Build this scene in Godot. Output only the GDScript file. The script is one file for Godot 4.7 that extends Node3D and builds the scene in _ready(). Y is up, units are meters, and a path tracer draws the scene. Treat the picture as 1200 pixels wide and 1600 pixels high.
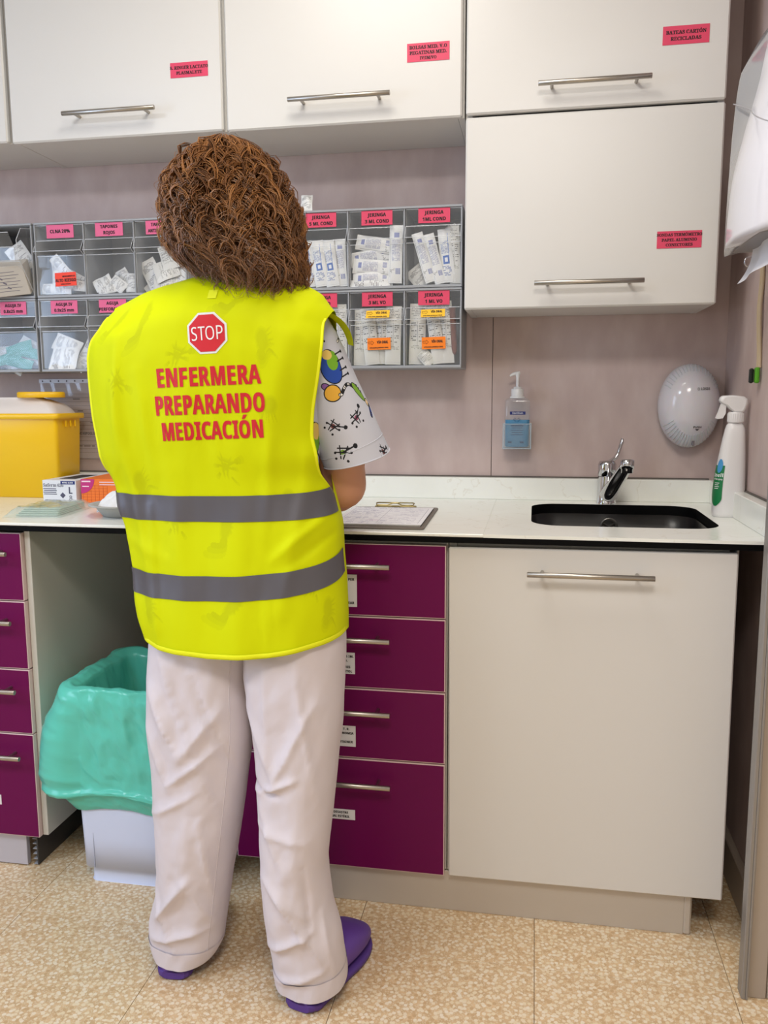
extends Node3D
# A hospital medication corner: a nurse in a yellow vest at a counter with wall cabinets, bin organisers and drawers. Units are metres; the back wall is z = 0.

var M := {}
var taken := {}
var bases := {}
var rng := RandomNumberGenerator.new()
var bold: SystemFont
var regular: SystemFont
var serif: SystemFont


func _ready() -> void:
	rng.seed = 7
	set_camera_and_light()
	make_fonts()
	make_materials()
	build_room()
	build_worktop()
	build_sink_and_tap()
	build_base_cabinets()
	build_wall_cabinets()
	build_organisers()
	build_person()
	build_bin()
	build_counter_things()
	build_wall_things()


func set_camera_and_light() -> void:
	var cam := Camera3D.new()
	cam.name = "camera"
	cam.transform = Transform3D(Basis(Vector3.UP, 0.1786) * Basis(Vector3.RIGHT, -0.1383) * Basis(Vector3.BACK, -0.0041), Vector3(0.1629, 1.1947, 2.4225))
	cam.fov = rad_to_deg(2.0 * atan(800.0 / 1298.55))
	cam.near = 0.05
	cam.far = 50.0
	add_child(cam)
	cam.current = true
	var we := WorldEnvironment.new()
	we.name = "environment"
	var e := Environment.new()
	e.background_mode = Environment.BG_COLOR
	e.background_color = Color(0.02, 0.02, 0.02)
	e.tonemap_mode = Environment.TONE_MAPPER_LINEAR
	e.tonemap_exposure = 1.0
	e.sdfgi_enabled = true
	e.ssao_enabled = true
	e.ssil_enabled = true
	we.environment = e
	add_child(we)
	# the ceiling panels: position, size, colour, energy
	ceiling_lamp("square ceiling light panel above the counter and the nurse", Vector3(-0.30, 2.6, 1.10), Vector2(0.6, 0.6), Color(1.0, 0.98, 0.945), 1.2)
	ceiling_lamp("square ceiling light panel over the left of the room", Vector3(-1.75, 2.6, 2.55), Vector2(0.6, 0.6), Color(0.88, 0.93, 1.0), 2.4)
	window_light(Vector3(-2.80, 1.55, 2.25), Vector2(1.3, 1.1), Color(0.74, 0.85, 1.0), 2.5)
	ceiling_lamp("square ceiling light panel behind the place of the camera", Vector3(0.20, 2.6, 2.70), Vector2(0.6, 0.6), Color(1.0, 0.97, 0.93), 3.0)


func window_light(at: Vector3, size: Vector2, color: Color, energy: float) -> void: # a bright window with a white blind in the left wall
	var g := Geo.new()
	for s in [-1.0, 1.0]:
		g.box(at + Vector3(0.02, 0, s * (size.x / 2 + 0.03)), Vector3(0.05, size.y + 0.12, 0.06), 0.004)
		g.box(at + Vector3(0.02, s * (size.y / 2 + 0.03), 0), Vector3(0.05, 0.06, size.x), 0.004)
	g.box(at + Vector3(0.02, 0, 0), Vector3(0.04, size.y, 0.04), 0.004)
	var w := struct("window_1", g.done(), plain_mat(Color8(230, 230, 230), 0.4))
	var p := Geo.new()
	p.box(at + Vector3(0.006, 0, 0), Vector3(0.008, size.y, size.x), 0.0)
	var m := plain_mat(Color8(240, 240, 240), 0.6)
	m.emission_enabled = true
	m.emission = color
	m.emission_energy_multiplier = 1.0
	part(w, "blind", p.done(), m)
	var l := AreaLight3D.new()
	l.name = "daylight"
	l.area_size = Vector2(size.x, size.y)
	l.light_color = color
	l.light_energy = energy
	l.area_range = 8.0
	l.area_attenuation = 2.0
	l.shadow_enabled = true
	l.rotation.y = -PI / 2
	l.position = at + Vector3(0.05, 0, 0)
	w.add_child(l)


func ceiling_lamp(label: String, at: Vector3, size: Vector2, color: Color, energy: float) -> void:
	var t := thing("ceiling_light", label, "light", at)
	var g := Geo.new()
	for s in [-1.0, 1.0]:
		g.box(at + Vector3(s * (size.x / 2 + 0.012), -0.006, 0), Vector3(0.024, 0.012, size.y + 0.048), 0.002)
		g.box(at + Vector3(0, -0.006, s * (size.y / 2 + 0.012)), Vector3(size.x, 0.012, 0.024), 0.002)
	part(t, "frame", g.done(), plain_mat(Color8(235, 235, 235), 0.5))
	var p := Geo.new()
	p.box(at + Vector3(0, -0.003, 0), Vector3(size.x, 0.006, size.y), 0.0)
	var m := plain_mat(Color8(240, 240, 240), 0.6)
	m.emission_enabled = true
	m.emission = color
	m.emission_energy_multiplier = 1.2
	part(t, "diffuser", p.done(), m)
	var l := AreaLight3D.new()
	l.name = "panel_light"
	l.area_size = size
	l.light_color = color
	l.light_energy = energy
	l.area_range = 8.0
	l.area_attenuation = 2.0
	l.shadow_enabled = true
	l.rotation.x = -PI / 2
	l.position = Vector3(0, -0.012, 0)
	t.add_child(l)


# ---------------------------------------------------------------- geometry

class Geo:
	var st := SurfaceTool.new()
	var group := 1

	func _init() -> void:
		st.begin(Mesh.PRIMITIVE_TRIANGLES)
		st.set_uv(Vector2.ZERO)

	func tri(a: Vector3, b: Vector3, c: Vector3) -> void:
		st.add_vertex(a)
		st.add_vertex(c)
		st.add_vertex(b)

	func quad(a: Vector3, b: Vector3, c: Vector3, d: Vector3) -> void: # counter-clockwise seen from outside
		tri(a, b, c)
		tri(a, c, d)

	func uv_quad(a: Vector3, b: Vector3, c: Vector3, d: Vector3, r := Rect2(0, 0, 1, 1)) -> void: # a is bottom left
		st.set_smooth_group(-1)
		var v := [a, b, c, d]
		var u := [Vector2(r.position.x, r.end.y), r.end, Vector2(r.end.x, r.position.y), r.position]
		for k in [0, 2, 1, 0, 3, 2]:
			st.set_uv(u[k])
			st.add_vertex(v[k])
		st.set_uv(Vector2.ZERO)

	func box(c: Vector3, s: Vector3, bevel := 0.001, x := Transform3D()) -> void:
		st.set_smooth_group(-1)
		var h := s / 2
		var b := minf(bevel, minf(h.x, minf(h.y, h.z)) * 0.9)
		if b <= 0.0:
			var p := []
			for k in 8:
				p.append(x * (c + Vector3(h.x * (1 if k & 1 else -1), h.y * (1 if k & 2 else -1), h.z * (1 if k & 4 else -1))))
			quad(p[4], p[5], p[7], p[6])
			quad(p[1], p[0], p[2], p[3])
			quad(p[5], p[1], p[3], p[7])
			quad(p[0], p[4], p[6], p[2])
			quad(p[6], p[7], p[3], p[2])
			quad(p[0], p[1], p[5], p[4])
			return
		# chamfered: every corner has three points, one on each face
		var q := []
		for k in 8:
			var sg := Vector3(1 if k & 1 else -1, 1 if k & 2 else -1, 1 if k & 4 else -1)
			q.append([x * (c + Vector3(h.x, h.y - b, h.z - b) * sg), x * (c + Vector3(h.x - b, h.y, h.z - b) * sg), x * (c + Vector3(h.x - b, h.y - b, h.z) * sg)])
		quad(q[4][2], q[5][2], q[7][2], q[6][2])
		quad(q[1][2], q[0][2], q[2][2], q[3][2])
		quad(q[5][0], q[1][0], q[3][0], q[7][0])
		quad(q[0][0], q[4][0], q[6][0], q[2][0])
		quad(q[6][1], q[7][1], q[3][1], q[2][1])
		quad(q[0][1], q[1][1], q[5][1], q[4][1])
		# edges along x (front top, front bottom, back top, back bottom), then y, then z
		quad(q[6][2], q[7][2], q[7][1], q[6][1])
		quad(q[4][1], q[5][1], q[5][2], q[4][2])
		quad(q[2][1], q[3][1], q[3][2], q[2][2])
		quad(q[0][2], q[1][2], q[1][1], q[0][1])
		quad(q[5][2], q[5][0], q[7][0], q[7][2])
		quad(q[4][0], q[4][2], q[6][2], q[6][0])
		quad(q[1][0], q[1][2], q[3][2], q[3][0])
		quad(q[0][2], q[0][0], q[2][0], q[2][2])
		quad(q[7][0], q[3][0], q[3][1], q[7][1])
		quad(q[5][1], q[1][1], q[1][0], q[5][0])
		quad(q[6][1], q[2][1], q[2][0], q[6][0])
		quad(q[4][0], q[0][0], q[0][1], q[4][1])
		for k in 8:
			var odd: bool = ((k & 1) + ((k >> 1) & 1) + ((k >> 2) & 1)) % 2 == 1
			if odd:
				tri(q[k][0], q[k][1], q[k][2])
			else:
				tri(q[k][0], q[k][2], q[k][1])

	func loft(rings: Array, closed := true, cap_a := false, cap_b := false, flat := false) -> void: # rings of points going counter-clockwise when the next ring is towards the viewer
		group += 1
		st.set_smooth_group(-1 if flat else group)
		var m: int = rings[0].size()
		for i in rings.size() - 1:
			var a = rings[i]
			var b = rings[i + 1]
			for j in (m if closed else m - 1):
				var k := (j + 1) % m
				quad(a[j], a[k], b[k], b[j])
		st.set_smooth_group(-1)
		if cap_a:
			fan(rings[0], true)
		if cap_b:
			fan(rings[-1], false)

	func fan(ring, flip: bool) -> void:
		var c := Vector3.ZERO
		for p in ring:
			c += p
		c /= ring.size()
		for j in ring.size():
			var k: int = (j + 1) % ring.size()
			if flip:
				tri(c, ring[k], ring[j])
			else:
				tri(c, ring[j], ring[k])

	func tube(pts: Array, radius, sides := 8, caps := true) -> void: # radius: one number or one for each point
		var rings := []
		var up := Vector3.UP
		for i in pts.size():
			var d: Vector3 = (pts[mini(i + 1, pts.size() - 1)] - pts[maxi(i - 1, 0)]).normalized()
			if i == 0:
				up = Vector3.UP if absf(d.y) < 0.9 else Vector3.RIGHT
			var side := d.cross(up).normalized()
			up = side.cross(d).normalized()
			var r: float = radius[i] if radius is Array else radius
			var ring := PackedVector3Array()
			for j in sides:
				var t := TAU * j / sides
				ring.append(pts[i] + (side * cos(t) + up * sin(t)) * r)
			rings.append(ring)
		rings.reverse() if false else rings
		loft(rings, true, caps, caps)

	func lathe(profile: Array, sides: int, x := Transform3D(), cap_a := true, cap_b := true) -> void: # profile: Vector2(radius, height), from bottom to top
		var rings := []
		for p in profile:
			var ring := PackedVector3Array()
			for j in sides:
				var t := -TAU * j / sides
				ring.append(x * Vector3(cos(t) * p.x, p.y, sin(t) * p.x))
			rings.append(ring)
		loft(rings, true, cap_a, cap_b)

	func prism(outline: PackedVector2Array, z0: float, z1: float, x := Transform3D(), smooth := false) -> void: # outline counter-clockwise in x and y
		st.set_smooth_group(-1)
		var idx := Geometry2D.triangulate_polygon(outline)
		for k in range(0, idx.size(), 3):
			var a := outline[idx[k]]
			var b := outline[idx[k + 1]]
			var c := outline[idx[k + 2]]
			if (b - a).cross(c - a) < 0:
				var t := b
				b = c
				c = t
			tri(x * Vector3(a.x, a.y, z1), x * Vector3(b.x, b.y, z1), x * Vector3(c.x, c.y, z1))
			tri(x * Vector3(a.x, a.y, z0), x * Vector3(c.x, c.y, z0), x * Vector3(b.x, b.y, z0))
		group += 1
		st.set_smooth_group(group if smooth else -1)
		for j in outline.size():
			var a := outline[j]
			var b := outline[(j + 1) % outline.size()]
			quad(x * Vector3(a.x, a.y, z0), x * Vector3(b.x, b.y, z0), x * Vector3(b.x, b.y, z1), x * Vector3(a.x, a.y, z1))
		st.set_smooth_group(-1)

	func text(font: Font, words: String, cap: float, x: Transform3D, squeeze := 1.0, bend = null, fat := 0.0) -> void: # cap: height of a capital letter; the middle of the line at the origin
		var t := TextMesh.new()
		t.font = font
		t.text = words
		t.font_size = 32
		t.pixel_size = cap / (0.714 * 32.0)
		t.depth = 0.0
		t.curve_step = 2.0
		t.width = 10000
		var a := t.get_mesh_arrays()
		if a.is_empty() or a[Mesh.ARRAY_VERTEX] == null:
			return
		st.set_smooth_group(-1)
		var v: PackedVector3Array = a[Mesh.ARRAY_VERTEX]
		var n: int = v.size()
		var idx: PackedInt32Array = a[Mesh.ARRAY_INDEX] if a[Mesh.ARRAY_INDEX] != null else PackedInt32Array(range(n))
		var shifts := [Vector3.ZERO] if fat <= 0.0 else [Vector3(-fat, -fat * 0.5, 0), Vector3(fat, -fat * 0.5, 0.00002), Vector3(-fat, fat * 0.5, 0.00004), Vector3(fat, fat * 0.5, 0.00006)]
		for sh in shifts: # a heavier letter is the same letter set a hair's breadth apart
			for k in range(0, idx.size() - 2, 3):
				var p := [v[idx[k]], v[idx[k + 1]], v[idx[k + 2]]]
				var area: float = (p[1] - p[0]).cross(p[2] - p[0]).z
				if absf(area) < 1e-14:
					continue
				var o := []
				for q in p:
					var w = x * (Vector3(q.x * squeeze, q.y, 0) + sh)
					o.append(bend.call(w) if bend != null else w)
				if area > 0:
					tri(o[0], o[1], o[2])
				else:
					tri(o[0], o[2], o[1])


	func done(onto: ArrayMesh = null) -> ArrayMesh:
		st.generate_normals()
		return st.commit(onto)


func arc(c: Vector2, r: float, a0: float, a1: float, n: int) -> PackedVector2Array:
	var o := PackedVector2Array()
	for i in n + 1:
		var t := lerpf(a0, a1, float(i) / n)
		o.append(c + Vector2(cos(t), sin(t)) * r)
	return o


func round_rect(lo: Vector2, hi: Vector2, r: float, n := 5) -> PackedVector2Array:
	var o := PackedVector2Array()
	o.append_array(arc(Vector2(hi.x - r, lo.y + r), r, -PI / 2, 0, n))
	o.append_array(arc(Vector2(hi.x - r, hi.y - r), r, 0, PI / 2, n))
	o.append_array(arc(Vector2(lo.x + r, hi.y - r), r, PI / 2, PI, n))
	o.append_array(arc(Vector2(lo.x + r, lo.y + r), r, PI, PI * 1.5, n))
	return o


func table(t: Array, y: float) -> float: # t: [[y, value], ...] with y rising; smooth between
	if y <= t[0][0]:
		return t[0][1]
	for i in t.size() - 1:
		if y <= t[i + 1][0]:
			var k: float = (y - t[i][0]) / (t[i + 1][0] - t[i][0])
			var p: float = t[maxi(i - 1, 0)][1]
			var q: float = t[mini(i + 2, t.size() - 1)][1]
			return lerpf(cubic_interpolate(t[i][1], t[i + 1][1], p, q, k), lerpf(t[i][1], t[i + 1][1], k), 0.5)
	return t[-1][1]


# ---------------------------------------------------------------- objects

func numbered(called: String) -> String:
	taken[called] = taken.get(called, -1) + 1
	return called if taken[called] == 0 else "%s_%03d" % [called, taken[called]]


func tag(o: Node3D, label: String, category: String, group := "") -> void:
	o.set_meta("label", label)
	o.set_meta("category", category)
	if group:
		o.set_meta("group", group)


func thing(called: String, label: String, category: String, at := Vector3.ZERO, group := "") -> Node3D:
	var o := Node3D.new()
	o.name = numbered(called)
	add_child(o)
	o.position = at
	bases[o] = at
	tag(o, label, category, group)
	return o


func part(parent: Node3D, called: String, mesh: Mesh, mat: Material, label := "") -> MeshInstance3D: # the mesh is in room coordinates
	var o := MeshInstance3D.new()
	o.name = called
	o.mesh = mesh
	if mat:
		for k in mesh.get_surface_count():
			if mesh.surface_get_material(k) == null:
				mesh.surface_set_material(k, mat)
	parent.add_child(o, true)
	o.position = -bases.get(parent, Vector3.ZERO)
	if label:
		o.set_meta("label", label)
	return o


func struct(called: String, mesh: Mesh, mat: Material) -> MeshInstance3D:
	var o := MeshInstance3D.new()
	o.name = called
	o.mesh = mesh
	for k in mesh.get_surface_count():
		if mesh.surface_get_material(k) == null:
			mesh.surface_set_material(k, mat)
	add_child(o, true)
	o.set_meta("kind", "structure")
	return o


func single(called: String, mesh: Mesh, mat: Material, label: String, category: String, group := "") -> MeshInstance3D: # a thing of one mesh, in room coordinates
	var o := MeshInstance3D.new()
	o.name = numbered(called)
	o.mesh = mesh
	for k in mesh.get_surface_count():
		if mesh.surface_get_material(k) == null:
			mesh.surface_set_material(k, mat)
	add_child(o)
	tag(o, label, category, group)
	return o


func two(first: Geo, mat_a: Material, second: Geo, mat_b: Material) -> ArrayMesh: # one mesh of two surfaces: a sheet and its print
	var m := first.done()
	m.surface_set_material(0, mat_a)
	second.done(m)
	if m.get_surface_count() > 1:
		m.surface_set_material(1, mat_b)
	return m


func sticker(parent: Node3D, called: String, x: Transform3D, size: Vector2, mat: Material, ink: Material, lines: Array, label := "") -> MeshInstance3D: # lines: [text, cap height, x, y, squeeze, font]
	var a := Geo.new()
	a.box(Vector3(0, 0, 0.0002), Vector3(size.x, size.y, 0.0004), 0.0, x)
	var b := Geo.new()
	for l in lines:
		b.text(l[5] if l.size() > 5 else bold, l[0], l[1], x * Transform3D(Basis(), Vector3(l[2], l[3], 0.0007)), l[4] if l.size() > 4 else 1.0, null, l[1] * 0.035)
	return part(parent, called, two(a, mat, b, ink), null, label)


# ---------------------------------------------------------------- materials

func make_fonts() -> void:
	bold = SystemFont.new()
	bold.font_names = PackedStringArray(["Droid Sans"])
	bold.font_weight = 700
	regular = SystemFont.new()
	regular.font_names = PackedStringArray(["Droid Sans"])
	serif = SystemFont.new()
	serif.font_names = PackedStringArray(["Droid Serif"])
	serif.font_weight = 700


func plain_mat(c: Color, rough := 0.5, metal := 0.0) -> StandardMaterial3D:
	var m := StandardMaterial3D.new()
	m.albedo_color = c
	m.roughness = rough
	m.metallic = metal
	return m


func pane_mat(c: Color, alpha: float, rough := 0.08) -> StandardMaterial3D:
	var m := plain_mat(Color(c, alpha), rough)
	m.transparency = BaseMaterial3D.TRANSPARENCY_ALPHA
	m.cull_mode = BaseMaterial3D.CULL_DISABLED
	return m


func noise_bytes(kind: int, freq: float, seed_: int, size: int, ret := -1, oct := 1, invert := false) -> PackedByteArray:
	var n := FastNoiseLite.new()
	n.noise_type = kind
	n.frequency = freq
	n.seed = seed_
	n.fractal_type = FastNoiseLite.FRACTAL_FBM if oct > 1 else FastNoiseLite.FRACTAL_NONE
	n.fractal_octaves = oct
	if ret >= 0:
		n.cellular_return_type = ret
		n.cellular_jitter = 1.0
	var im := n.get_seamless_image(size, size, invert, false, 0.1, true)
	im.convert(Image.FORMAT_L8)
	return im.get_data()


func texture_from(bytes: PackedByteArray, size: int, ramp: Gradient) -> ImageTexture: # grey bytes through a colour ramp
	var lut := PackedByteArray()
	for i in 256:
		var c := ramp.sample(i / 255.0)
		lut.append_array(PackedByteArray([c.r8, c.g8, c.b8]))
	var out := PackedByteArray()
	out.resize(size * size * 3)
	for i in size * size:
		var k := bytes[i] * 3
		out[i * 3] = lut[k]
		out[i * 3 + 1] = lut[k + 1]
		out[i * 3 + 2] = lut[k + 2]
	return ImageTexture.create_from_image(Image.create_from_data(size, size, false, Image.FORMAT_RGB8, out))


func gradient(stops: Array) -> Gradient: # [[offset, colour], ...]
	var g := Gradient.new()
	g.offsets = PackedFloat32Array(stops.map(func(s): return s[0]))
	g.colors = PackedColorArray(stops.map(func(s): return s[1]))
	return g


func terrazzo() -> ImageTexture:
	var size := 1024
	var big := noise_bytes(FastNoiseLite.TYPE_CELLULAR, 0.075, 3, size, FastNoiseLite.RETURN_DISTANCE)
	var value := noise_bytes(FastNoiseLite.TYPE_CELLULAR, 0.075, 3, size, FastNoiseLite.RETURN_CELL_VALUE)
	var small := noise_bytes(FastNoiseLite.TYPE_CELLULAR, 0.15, 9, size, FastNoiseLite.RETURN_DISTANCE)
	var soft := noise_bytes(FastNoiseLite.TYPE_SIMPLEX_SMOOTH, 0.03, 5, size, -1, 4)
	var out := PackedByteArray()
	out.resize(size * size * 3)
	var cut := 0
	var hist := PackedInt32Array()
	hist.resize(256)
	for i in range(0, size * size, 7):
		hist[big[i]] += 1
	var sum := 0
	for k in 256:
		sum += hist[k]
		if sum > size * size / 7 * 0.54:
			cut = k
			break
	hist.fill(0)
	for i in range(0, size * size, 7):
		hist[small[i]] += 1
	var cut2 := 0
	sum = 0
	for k in 256:
		sum += hist[k]
		if sum > size * size / 7 * 0.30:
			cut2 = k
			break
	for i in size * size:
		var s := soft[i] - 128
		var r := 214 + s / 8
		var g := 182 + s / 8
		var b := 141 + s / 9
		if big[i] < cut - 14 + (s >> 3):
			var v := value[i]
			if v > 40:
				r = 230 + (v >> 5)
				g = 208 + (v >> 4)
				b = 170 + (v >> 3)
			else:
				r = 204
				g = 170
				b = 128
		elif small[i] < cut2 - 6:
			r = 222
			g = 200
			b = 166
		out[i * 3] = clampi(r, 0, 255)
		out[i * 3 + 1] = clampi(g, 0, 255)
		out[i * 3 + 2] = clampi(b, 0, 255)
	return ImageTexture.create_from_image(Image.create_from_data(size, size, false, Image.FORMAT_RGB8, out))


func scribble(im: Image, r: Rect2i, line: int, ink: Color, fill := 0.75) -> void: # rows of marks the size of small print
	var y := r.position.y
	while y + line <= r.end.y:
		var x := r.position.x
		while x < r.end.x - 2:
			var w := rng.randi_range(2, line * 3)
			if rng.randf() < fill:
				im.fill_rect(Rect2i(x, y, mini(w, r.end.x - x), maxi(1, int(line * 0.55))), ink)
			x += w + maxi(1, line / 2)
		y += line


func bars(im: Image, r: Rect2i, ink: Color) -> void:
	var x := r.position.x
	while x < r.end.x:
		var w := rng.randi_range(1, 3)
		im.fill_rect(Rect2i(x, r.position.y, w, r.size.y), ink)
		x += w + rng.randi_range(1, 3)


func image_mat(im: Image, rough := 0.55) -> StandardMaterial3D:
	var m := plain_mat(Color.WHITE, rough)
	m.albedo_texture = ImageTexture.create_from_image(im)
	return m


func packet_print(kind: int) -> Image:
	var im := Image.create(64, 256, false, Image.FORMAT_RGB8)
	im.fill(Color8(226, 226, 224) if kind != 2 else Color8(214, 212, 206))
	var blue := Color8(74, 96, 160)
	var grey := Color8(96, 96, 100)
	if kind == 0: # blue print
		scribble(im, Rect2i(10, 60, 40, 60), 6, Color8(128, 140, 178))
		im.fill_rect(Rect2i(16, 128, 30, 40), Color8(52, 96, 172))
		im.fill_rect(Rect2i(24, 138, 14, 20), Color8(226, 226, 230))
		scribble(im, Rect2i(10, 178, 42, 50), 6, blue)
		im.fill_rect(Rect2i(44, 20, 2, 110), Color8(70, 110, 190))
	elif kind == 1: # a block of violet lines
		im.fill_rect(Rect2i(6, 30, 1, 200), grey)
		im.fill_rect(Rect2i(24, 34, 24, 22), Color8(120, 128, 176))
		scribble(im, Rect2i(14, 66, 40, 96), 5, Color8(116, 118, 158), 0.9)
		bars(im, Rect2i(34, 190, 22, 26), Color8(88, 98, 160))
		scribble(im, Rect2i(8, 190, 20, 40), 6, grey)
	elif kind == 2: # dark small print and a code of squares
		scribble(im, Rect2i(6, 14, 50, 60), 7, Color8(120, 118, 114))
		scribble(im, Rect2i(6, 80, 22, 80), 8, Color8(90, 88, 86))
		im.fill_rect(Rect2i(32, 76, 1, 100), grey)
		scribble(im, Rect2i(38, 84, 18, 84), 9, Color8(110, 108, 104))
		scribble(im, Rect2i(8, 176, 48, 22), 6, Color8(150, 148, 140))
	else:
		scribble(im, Rect2i(8, 30, 48, 70), 8, Color8(110, 108, 112))
		scribble(im, Rect2i(8, 130, 48, 90), 10, Color8(140, 138, 140))
	im.fill_rect(Rect2i(0, 10, 64, 1), Color8(190, 190, 190))
	im.fill_rect(Rect2i(0, 246, 64, 1), Color8(190, 190, 190))
	return im


func make_materials() -> void:
	M.cabinet = plain_mat(Color8(219, 216, 211), 0.34)
	M.carcass = plain_mat(Color8(200, 196, 186), 0.45)
	M.steel = plain_mat(Color8(176, 170, 162), 0.32, 1.0)
	M.chrome = plain_mat(Color8(205, 205, 208), 0.08, 1.0)
	M.purple = plain_mat(Color8(106, 8, 74), 0.42)
	M.purple.metallic_specular = 0.3
	M.edge = plain_mat(Color8(222, 196, 192), 0.45)
	M.aluminium = plain_mat(Color8(198, 190, 180), 0.42, 0.25)
	M.grey_aluminium = plain_mat(Color8(150, 146, 142), 0.4, 0.5)
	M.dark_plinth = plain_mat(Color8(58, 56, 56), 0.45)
	M.black = plain_mat(Color8(8, 8, 9), 0.5)
	M.black.metallic_specular = 0.2
	M.sink = plain_mat(Color8(22, 21, 22), 0.32)
	M.seal = plain_mat(Color8(92, 86, 80), 0.7)
	M.pink = plain_mat(Color8(222, 66, 100), 0.55)
	M.pale_pink = plain_mat(Color8(226, 100, 142), 0.55)
	M.ink = plain_mat(Color8(24, 18, 22), 0.7)
	M.navy = plain_mat(Color8(34, 44, 110), 0.6)
	M.white_ink = plain_mat(Color8(238, 238, 238), 0.6)
	M.paper = plain_mat(Color8(228, 226, 224), 0.7)
	M.orange = plain_mat(Color8(250, 130, 14), 0.55)
	M.amber = plain_mat(Color8(246, 190, 20), 0.55)
	M.fluo_red = plain_mat(Color8(244, 66, 38), 0.55)
	M.rack = plain_mat(Color8(158, 160, 164), 0.45)
	M.rack_dark = M.rack
	M.bin_pane = pane_mat(Color8(220, 224, 228), 0.10, 0.06)
	M.bin_edge = pane_mat(Color8(235, 238, 242), 0.45, 0.15)
	M.white_plastic = plain_mat(Color8(232, 232, 232), 0.28)
	M.grey_line = plain_mat(Color8(118, 112, 124), 0.7)
	# floor
	M.floor = []
	var tz := terrazzo()
	for k in 3:
		var m := plain_mat([Color8(255, 255, 255), Color8(250, 248, 246), Color8(255, 252, 246)][k], 0.38)
		m.albedo_texture = tz
		m.uv1_triplanar = true
		m.uv1_world_triplanar = true
		m.uv1_scale = Vector3.ONE * 1.3
		m.uv1_offset = Vector3(0.37, 0.11, 0.53) * k
		M.floor.append(m)
	M.joint = plain_mat(Color8(158, 132, 102), 0.8)
	# wall vinyl: a faint mottled print
	var wn := noise_bytes(FastNoiseLite.TYPE_SIMPLEX_SMOOTH, 0.012, 21, 512, -1, 5)
	var wt := texture_from(wn, 512, gradient([[0.0, Color8(188, 166, 161)], [0.5, Color8(197, 176, 170)], [1.0, Color8(206, 187, 181)]]))
	M.wall = plain_mat(Color.WHITE, 0.5)
	M.wall.albedo_texture = wt
	M.wall.uv1_triplanar = true
	M.wall.uv1_world_triplanar = true
	M.wall.uv1_scale = Vector3(1.6, 0.7, 1.6)
	M.plaster = plain_mat(Color8(222, 218, 212), 0.8)
	M.ceiling = plain_mat(Color8(232, 231, 228), 0.85)
	M.jamb = plain_mat(Color8(168, 154, 140), 0.45)
	# worktop: off-white with faint veins
	var cn := noise_bytes(FastNoiseLite.TYPE_SIMPLEX_SMOOTH, 0.008, 33, 512, -1, 6)
	var ct := texture_from(cn, 512, gradient([[0.0, Color8(238, 239, 231)], [0.485, Color8(242, 243, 236)], [0.5, Color8(231, 228, 218)], [0.515, Color8(242, 243, 236)], [1.0, Color8(244, 245, 239)]]))
	M.worktop = plain_mat(Color.WHITE, 0.2)
	M.worktop.albedo_texture = ct
	M.worktop.uv1_triplanar = true
	M.worktop.uv1_scale = Vector3(1.2, 1.2, 1.2)
	M.packet = []
	for k in 4:
		var pm := image_mat(packet_print(k), 0.4)
		pm.cull_mode = BaseMaterial3D.CULL_DISABLED
		M.packet.append(pm)
	M.clear_packet = pane_mat(Color8(228, 232, 230), 0.42, 0.2)
	M.teal = pane_mat(Color8(48, 150, 136), 0.8, 0.25)


# ---------------------------------------------------------------- the room

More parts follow.
